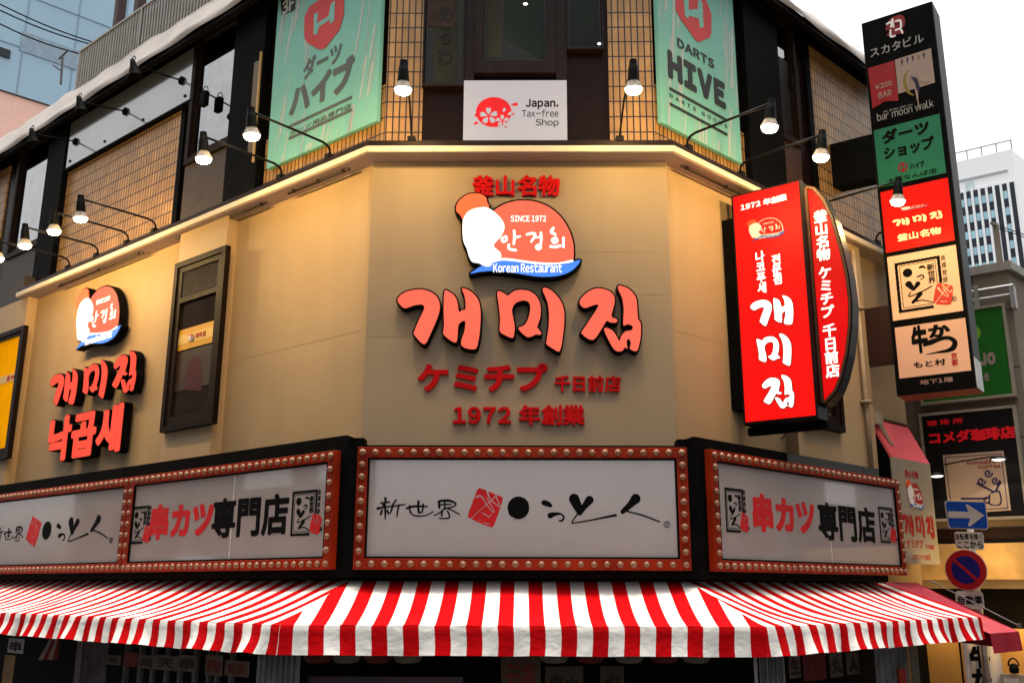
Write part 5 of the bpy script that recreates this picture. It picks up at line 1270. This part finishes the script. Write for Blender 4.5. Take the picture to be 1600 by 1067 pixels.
np_ = thing('no_parking_sign', W(PS, cz[0], .09, cz[1]), 'round red and blue no parking sign on the pole', 'traffic sign')
o3 = W(PS, cz[0], .09, 0); PC = frame((o3[0], o3[1], 0), -40)
circ = lambda r, k=48: [(r*math.cos(2*math.pi*i/k), cz[1]+r*math.sin(2*math.pi*i/k)) for i in range(k)]
obj('rim', MB().prism([circ(rr)], PC, -.01, 0, True), SGREY, np_); obj('red_ring', MB().prism([circ(rr*.97)], PC, 0, .003), SRED, np_)
obj('blue_disc', MB().prism([circ(rr*.68)], PC, .003, .006), M('traffic_dark_blue', S(14, 18, 92), .4), np_)
s_ = rr*.07; a_ = math.radians(135); e = (math.cos(a_), math.sin(a_)); f_ = (-e[1], e[0])
obj('slash', MB().prism([[(e[0]*rr*.8*a+f_[0]*s_*b, cz[1]+e[1]*rr*.8*a+f_[1]*s_*b) for a, b in ((1, -1), (1, 1), (-1, 1), (-1, -1))]], PC, .006, .009), SRED, np_)
pts = [at(PS, *p, n) for p in ((1492, 922.5), (1535, 923), (1538.5, 951.5), (1494, 950.5))]
pl = thing('vehicle_plate', W(PS, pts[3][0], n, pts[3][1]), 'small white plate with three kanji under the round no parking sign', 'traffic sign')
plate(PS, pts, n, SGREY, 'plate', .03, .01, pl); text('lettering', '自動車', PS, (1496, 930), (1536, 944), n+.01, INK, pl, .03)

# banner flag and small shop things at the right bottom corner
FB = frame((pc[0]+.25, pc[1]+.6, 0), -10)
(u0, z1), (u1, z0) = at(FB, 1503, 1004), at(FB, 1572, 1090)
fl = thing('nobori_flag', W(FB, u0, 0, 0), 'white vertical cloth flag with black brush kanji behind the pole', 'flag')
rows = [[W(FB, u0+(u1-u0)*j/16, .03*math.sin(j*.7+t*3), z1+.1+(z0-1.0-z1)*t) for j in range(17)] for t in np.linspace(0, 1, 16)]
obj('cloth', MB().grid(rows, [[(0, 0)]*17]*16), M('white_flag_cloth', (.50, .47, .46), .7, var=.05), fl, smooth=True)
text('lettering', '牛かつ', FB, (1513, 1008), (1556, 1110), .045, INK, fl, .07, vert=True)
mb = MB(); mb.tube([W(FB, u0-.03, 0, 0), W(FB, u0-.03, 0, z1+.2)], .014); obj('flag_pole', mb, BLACK, fl)
up_, zp_ = at(NB, 1588, 1050, .3)
sb = thing('shop_stand_board', W(NB, up_, .3, 0), 'low white board with red patch under amber light at right edge', 'sign')
(u0, z1), (u1, z0) = at(NB, 1563, 1052, .3), at(NB, 1597, 1052, .3)
obj('board', MB().box(NB, u0, u1+.3, .24, .3, 1.2, z1), EDG, sb); obj('board_face', MB().box(NB, u0+.03, u1-.05, .3, .304, 1.3, z1-.05), M('white_board_face', (.5, .46, .42), .5), sb)
obj('red_patch', MB().box(NB, u0+.06, u1-.08, .304, .308, 1.3, z1-.15), REDP, sb)
hx_ = at(NB, 1584, 1043, .28)
mb = MB(); mb.lathe([(.0, -.05), (.05, -.04), (.06, .0), (.045, .06), (.02, .07), (0, .08)], W(NB, hx_[0], .27, z1+.055), (0, 0, 1), 12)
hd = thing('black_kettle', W(NB, hx_[0], .27, z1), 'small black kettle-like pot standing on the low board', 'pot'); obj('pot', mb, BLACK, hd, smooth=True)
mb = MB(); mb.tube([W(NB, hx_[0]+.06*math.cos(t*.4), .27, z1+.1+.09*math.sin(t*.4)) for t in range(9)], .01); obj('handle', mb, BLACK, hd)

# ------------------------------------------------------------------ shop front under the awning (dim)
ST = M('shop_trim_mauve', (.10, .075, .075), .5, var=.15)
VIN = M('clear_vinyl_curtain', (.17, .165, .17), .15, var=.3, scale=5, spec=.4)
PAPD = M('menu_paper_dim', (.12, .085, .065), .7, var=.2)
fr_ = thing('ground_floor_shop', W(C, 0, -.05, 0), 'dark recessed shop front with sliding frames under the striped awning', 'shop front')
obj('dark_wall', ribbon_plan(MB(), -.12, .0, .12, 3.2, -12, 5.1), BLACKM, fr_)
ON = .75
def post(fr, x0, x1, n, mat, name='door_post', ztop=2.75):
    ua = at(fr, x0, 1050, n)[0]; ub = at(fr, x1, 1050, n)[0]; return obj(name, MB().box(fr, ua, ub, n-.04, n, .12, ztop), mat, fr_)
post(L, 116, 125, ON, ST)
for x0, x1 in ((191, 196), (214, 219), (234, 238), (256, 260), (277, 281), (300, 305), (322, 326), (335, 339), (357, 362)): post(L, x0, x1, .55, M('pale_post', (.10, .095, .095), .5), 'lattice_post')
post(R, 1420, 1424, ON, M('brass_post', (.30, .18, .07), .4)); post(R, 1425, 1437, ON, M('slate_post', (.09, .10, .11), .4))
for fr, x0, x1, n, lab in ((L, 126, 164, .7, 'clear vinyl curtain by the left door post'), (C, 402, 468, 1.0, 'clear vinyl curtain gathered under the left awning corner'), (C, 1186, 1226, 1.0, 'clear vinyl curtain gathered under the right awning corner'), (R, 1368, 1416, .8, 'clear vinyl curtain under the right end of the striped awning')):
    ua, ub = at(fr, x0, 1045, n)[0], at(fr, x1, 1045, n)[0]
    t = thing('vinyl_curtain', W(fr, ua, n, .2), lab, 'curtain', 'clear vinyl curtains under the awning')
    rows = [[W(fr, ua+(ub-ua)*j/60, n+.03*math.sin(j*.8)+.015*math.sin(j*2.1), z) for j in range(61)] for z in (.2, 1.4, 2.78)]
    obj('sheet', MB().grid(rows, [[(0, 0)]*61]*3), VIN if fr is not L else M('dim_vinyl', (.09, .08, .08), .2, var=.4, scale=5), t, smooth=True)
    mb = MB(); mb.tube([W(fr, ua-.05, n, 2.79), W(fr, ub+.05, n, 2.79)], .015); obj('curtain_rail', mb, ST, t)
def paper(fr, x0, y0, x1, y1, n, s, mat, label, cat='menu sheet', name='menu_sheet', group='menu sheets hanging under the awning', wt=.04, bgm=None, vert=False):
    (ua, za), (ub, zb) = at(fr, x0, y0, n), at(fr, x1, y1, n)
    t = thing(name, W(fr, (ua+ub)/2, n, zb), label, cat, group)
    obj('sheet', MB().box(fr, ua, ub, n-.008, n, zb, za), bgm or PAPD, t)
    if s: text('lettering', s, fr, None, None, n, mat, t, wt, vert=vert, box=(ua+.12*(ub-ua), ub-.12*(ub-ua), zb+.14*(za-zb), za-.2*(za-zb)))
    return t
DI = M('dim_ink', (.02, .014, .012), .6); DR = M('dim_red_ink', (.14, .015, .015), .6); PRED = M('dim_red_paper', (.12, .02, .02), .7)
paper(L, 14, 996, 35, 1021, .95, '串', DI, 'small white square sign with black stroke at the far left under the awning', 'sign', 'hanging_sign', None, bgm=M('dim_white_sign', (.32, .30, .31), .5))
paper(L, 8, 1022, 15.5, 1090, .9, '', DI, 'narrow wooden strip hanging at far left under the awning', 'wood strip', 'wooden_strip', None, bgm=M('ochre_wood', (.25, .14, .05), .6, var=.3))
for x0, y0, x1, y1, s, mt, bgm, lab in ((166, 1022, 187, 1039, '酒', DI, None, 'dim menu sheet, leftmost in the row under the left awning'), (194, 1018, 213, 1042, '丼', DR, PRED, 'dim red menu sheet in the row under the left awning'),
    (217, 1022, 241, 1045, '鍋', DI, None, 'dim menu sheet just right of the red one under the left awning'), (243, 1022, 275, 1048, '天', DI, None, 'wide dim menu sheet, middle of the row under the left awning'), (278, 1022, 306, 1050, '串', DI, None, 'dim menu sheet with square kanji left of a gap in the row'), (322, 1022, 346, 1056, '肉', DR, None, 'dim menu sheet with red writing right of the gap'),
    (352, 1030, 388, 1058, '定食', DR, None, 'dim menu sheet nearest to the left vinyl curtain')):
    paper(L, x0, y0, x1, y1, .7, s, mt, lab, bgm=bgm)
for x0, y0, x1, y1, s, mt, lab in ((783, 1020, 845, 1090, '元祖', DR, 'cream sheet with red kanji in the middle under the awning'), (852, 1040, 912, 1100, '串カ', DI, 'cream sheet with black kanji right of the red kanji sheet'), (938, 1040, 976, 1100, '名', DI, 'slanted cream sheet, rightmost of three in the middle')):
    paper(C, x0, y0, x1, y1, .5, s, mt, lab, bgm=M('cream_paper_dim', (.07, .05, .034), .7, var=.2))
for x0, y0, x1, y1, s, mt, bgm, lab in ((1232, 1020, 1252, 1058, '生', DI, None, 'dim menu sheet beside the right vinyl curtain'), (1254, 1020, 1292, 1060, '酒場', DR, PRED, 'dim red menu sheet under the right awning'), (1296, 1020, 1318, 1056, '丸', DI, None, 'dim menu sheet with round kanji under the right awning'), (1322, 1020, 1344, 1052, '人', DI, None, 'dim menu sheet, last in the row under the right awning')):
    paper(R, x0, y0, x1, y1, .6, s, mt, lab, bgm=bgm)
paper(C, 482, 1056, 722, 1140, .4, '', DI, 'large dim framed notice board below the lanterns', 'notice board', 'framed_board', None, bgm=M('dim_mauve_board', (.07, .05, .048), .5))
paper(C, 1177, 1020, 1187, 1110, 1.02, '', DI, 'narrow pale strip of tickets beside the right vinyl curtain', 'ticket strip', 'ticket_strip', None, bgm=M('pale_strip', (.34, .31, .33), .6))
paper(R, 1403, 1045, 1418, 1080, .86, '', DI, 'small red rounded sign on the right vinyl curtain', 'sign', 'red_tag', None, bgm=M('red_tag', (.35, .012, .012), .5))
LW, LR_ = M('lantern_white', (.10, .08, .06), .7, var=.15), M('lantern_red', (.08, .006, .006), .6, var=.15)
for px, mt, s, lab in ((497, LR_, '串', 'red paper lantern, first from the left curtain'), (541, LW, '揚', 'white paper lantern, second from the left curtain'), (590, LR_, '人', 'red paper lantern between two white ones on the left'), (637, LW, '世', 'white paper lantern right of a red one'), (866, LW, '新', 'white paper lantern above the cream menu sheets'), (922, LR_, '揚', 'red paper lantern above the cream menu sheets'), (983, LW, '人', 'white paper lantern right of the slanted sheet'), (1038, LR_, 'と', 'red paper lantern near the right curtain'), (1088, LW, '串', 'white paper lantern nearest to the right curtain')):
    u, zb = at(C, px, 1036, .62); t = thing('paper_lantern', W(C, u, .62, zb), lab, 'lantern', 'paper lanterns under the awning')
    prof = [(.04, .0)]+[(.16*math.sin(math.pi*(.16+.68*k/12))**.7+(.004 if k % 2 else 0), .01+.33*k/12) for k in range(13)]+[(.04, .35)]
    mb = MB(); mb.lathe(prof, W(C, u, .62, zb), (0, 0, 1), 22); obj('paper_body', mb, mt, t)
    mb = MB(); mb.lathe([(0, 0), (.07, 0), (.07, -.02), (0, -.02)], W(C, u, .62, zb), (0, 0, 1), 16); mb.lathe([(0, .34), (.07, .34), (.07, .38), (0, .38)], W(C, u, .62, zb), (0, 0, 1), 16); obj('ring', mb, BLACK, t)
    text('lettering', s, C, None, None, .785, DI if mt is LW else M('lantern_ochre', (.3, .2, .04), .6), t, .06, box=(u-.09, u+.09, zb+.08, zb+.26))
un, zn = at(L, 60, 1026, .8); un2 = at(L, 90, 1026, .8)[0]
t = thing('striped_pennant', W(L, un, .8, zn), 'small red and white fabric pennant hanging deep under the left awning', 'pennant')
for k in range(4):
    a0 = un+(un2-un)*k/4; a1 = un+(un2-un)*(k+1)/4; c_ = (un+un2)/2
    mb = MB(); mb.add([W(L, a0, .8, zn-.03*(1-k/4)), W(L, a1, .8, zn-.03*(1-k/4)), W(L, c_+(a1-c_)*.3, .7, zn+.35), W(L, c_+(a0-c_)*.3, .7, zn+.35)], [(0, 1, 2, 3)]); obj('stripe', mb, M('pennant_white', (.3, .22, .2), .7) if k % 2 == 0 else M('pennant_red', (.16, .01, .012), .7), t)

# ------------------------------------------------------------------ distant buildings, antenna, cables
def far_frame(px, py, dist, a):
    d = RM.T @ np.array([(px-800)/FOC, (py-533.5)/FOC, 1.0]); p = CAM+d*dist/np.hypot(d[0], d[1]); return frame((p[0], p[1], 0), a)
FB1 = far_frame(150, 100, 42, 44)
bb = thing('blue_grey_building', W(FB1, 0, -2, 0), 'tall pale blue panelled building far behind the roof railing', 'building')
u0, u1 = at(FB1, -160, 100)[0], at(FB1, 700, 100)[0]
zt_ = at(FB1, 60, 170)[1]
obj('wall', MB().box(FB1, u0, u1, -6, 0, 0, 60), M('blue_grey_cladding', S(150, 178, 195), .5, var=.05, scale=.3), bb)
mb = MB(); du = at(FB1, 118, 60)[0]-at(FB1, 37, 60)[0]
for k in range(-3, 8): mb.box(FB1, at(FB1, 37, 60)[0]+k*du, at(FB1, 37, 60)[0]+k*du+.05, 0, .02, 0, 60)
for k in range(12): mb.box(FB1, u0, u1, 0, .02, zt_+k*2.4, zt_+k*2.4+.05)
obj('cladding_joint', mb, M('cladding_joint', S(125, 150, 166), .6), bb)
mb = MB(); mb.box(FB1, at(FB1, 0, 84)[0]-1.5, at(FB1, 16, 84)[0], 0, .06, at(FB1, 10, 91)[1], at(FB1, 10, 78)[1]); obj('window', mb, M('far_dark_window', (.02, .025, .03), .2), bb)
mb = MB(); zz = at(FB1, 60, 58)[1]; mb.box(FB1, at(FB1, 33, 60)[0], at(FB1, 125, 60)[0], 0, .03, zz-.9, zz); obj('grey_band', mb, M('cladding_dark_band', S(134, 152, 166), .5), bb)
FB2 = far_frame(20, 170, 33, 44)
pk = thing('pink_building', W(FB2, 0, -2, 0), 'lower pinkish building in front of the blue panelled one', 'building')
obj('wall', MB().box(FB2, at(FB2, -200, 180)[0], at(FB2, 300, 180)[0], -4, 0, 0, at(FB2, 20, 148)[1]), M('pink_render', S(238, 190, 172), .7, var=.04), pk)
obj('roof_cap', MB().box(FB2, at(FB2, -200, 180)[0], at(FB2, 300, 180)[0], -4, .05, at(FB2, 20, 148)[1], at(FB2, 20, 147)[1]), M('far_dark_cap', (.06, .05, .05), .6), pk)
FC = far_frame(97, 110, 24, 0)
an = thing('roof_antenna', W(FC, 0, 0, at(FC, 97, 130)[1]), 'thin rooftop aerial standing left of the railing', 'antenna')
mb = MB(); mb.tube([W(FC, *((at(FC, 95, 132)[0]), 0, at(FC, 95, 132)[1])), W(FC, at(FC, 98, 90)[0], 0, at(FC, 98, 90)[1])], .03)
mb.tube([W(FC, at(FC, 92, 93)[0], 0, at(FC, 92, 93)[1]), W(FC, at(FC, 105, 80)[0], 0, at(FC, 105, 80)[1])], .025); mb.tube([W(FC, at(FC, 83, 102)[0], 0, at(FC, 83, 102)[1]), W(FC, at(FC, 97, 112)[0], 0, at(FC, 97, 112)[1])], .02)
obj('mast', mb, M('aerial_metal', (.1, .09, .09), .5), an)
FD = far_frame(60, 60, 26, 44)
for (x0, y0, x1, y1), lab in (((-20, -3, 160, 71), 'thin overhead cable, uppermost at top left'), ((-20, 7, 150, 72), 'thin overhead cable, middle one at top left'), ((-20, 28, 130, 86), 'thin overhead cable, lowest at top left')):
    a0, a1 = at(FD, x0, y0), at(FD, x1, y1)
    mb = MB(); mb.tube([W(FD, a0[0]+(a1[0]-a0[0])*t, 0, a0[1]+(a1[1]-a0[1])*t-.1*math.sin(math.pi*t)) for t in np.linspace(0, 1, 9)], .018)
    o = obj('overhead_cable', mb, BLACK); tag(o, lab, 'cable', 'overhead cables at top left')
# white office tower at right
FW = far_frame(1540, 330, 70, -36)
wt_ = thing('white_office_building', W(FW, 0, -3, 0), 'white office building with vertical fins and blue glass at the right edge', 'building')
WW = M('white_facade', (.88, .88, .88), .6, var=.02); GB = M('pale_blue_glass', S(150, 195, 208), .12, var=.15, scale=.5, spec=.8); SP = M('dark_spandrel', S(44, 47, 58), .4)
ZW = lambda x, y: (1480+x/4.85, 220+y/4.85)
ua, ubc = at(FW, 1430, 330)[0], at(FW, 1581, 240)[0]
ztop = at(FW, 1560, 238)[1]; zfin = at(FW, 1580, 283)[1]
obj('wall', MB().box(FW, ua, ubc, -8, 0, 0, ztop), WW, wt_)
F2 = frame(shift(FW, ubc), 44)
obj('side_wall', MB().box(F2, 0.02, 30, -8, 0, 0, ztop-.03), WW, wt_)
obj('recess', MB().box(FW, ua, ubc-.4, 0.001, .05, at(FW, 1560, 268)[1]-.15, at(FW, 1560, 268)[1]), M('soffit_grey', (.42, .43, .44), .6), wt_)
fx = [1497, 1508, 1519, 1529.5, 1540.5, 1551.5, 1562.5, 1574, 1585]
us = [at(FW, x, 330+0*x)[0] for x in np.linspace(1500, 1590, 9)]
du = us[1]-us[0]; fl_h = abs(at(FW, 1540, 310)[1]-at(FW, 1540, 336)[1])
for k in range(-2, 9):
    u = us[0]+k*du
    if u > ubc+.2: break
    obj('fin', MB().box(FW, u-.075, u+.075, .0, .16, 0, zfin), WW, wt_)
    for j in range(6):
        z1 = zfin-.1-j*fl_h
        if u+du > ubc+.3: continue
        wn = obj('window', MB().box(FW, u+.075, u+du-.075, 0.0, .05, z1-fl_h, z1), SP, wt_)
        if k not in (5, 7): obj('pane', MB().box(FW, u+.1, u+du-.1, .05, .08, z1-fl_h+.1, z1-fl_h*.45), GB, wn)
mb = MB()
for k in range(8): u = ua+(ubc-ua)*k/7; mb.box(FW, u-.04, u+.04, -.3, -.2, ztop, ztop+.8)
mb.box(FW, ua, ubc, -.3, -.2, ztop+.72, ztop+.8); obj('roof_rail', mb, M('rail_grey', (.35, .35, .36), .5), wt_)
obj('upper_window', MB().box(FW, at(FW, 1508, 290)[0], at(FW, 1522, 290)[0], 0, .03, at(FW, 1515, 297)[1], at(FW, 1515, 281)[1]), M('pale_grey_glass', S(196, 210, 208), .2), wt_)
# utility post before the white building
FP = far_frame(1556, 400, 24, 0)
up2 = thing('utility_post', W(FP, 0, 0, 0), 'brownish post with short arm before the white office building', 'post')
mb = MB(); mb.tube([W(FP, at(FP, 1563, 425)[0], 0, 5), W(FP, at(FP, 1555, 350)[0], 0, at(FP, 1555, 350)[1])], .07, 10); obj('shaft', mb, M('post_brown', (.20, .16, .12), .6), up2)
mb = MB(); mb.tube([W(FP, at(FP, 1555, 352)[0], 0, at(FP, 1555, 352)[1]), W(FP, at(FP, 1540, 356)[0], .3, at(FP, 1540, 356)[1])], .04); obj('arm', mb, M('post_brown', ()), up2)
for dy in (0, 4):
    mb = MB(); mb.tube([W(FP, at(FP, 1557, 352+dy)[0], 0, at(FP, 1557, 352+dy)[1]), W(FP, at(FP, 1640, 415+dy)[0], 1, at(FP, 1640, 415+dy)[1])], .012)
    tag(obj('overhead_cable', mb, BLACK), 'thin cable from the brownish post, %s at right edge' % ('upper one' if dy == 0 else 'lower one'), 'cable', 'cables from the brownish post')
bpy.data.objects.remove(_to); bpy.data.curves.remove(_tmp)
for o in [o for o in sc.objects if o.type == 'MESH' and len(o.data.polygons) == 0]: bpy.data.objects.remove(o)
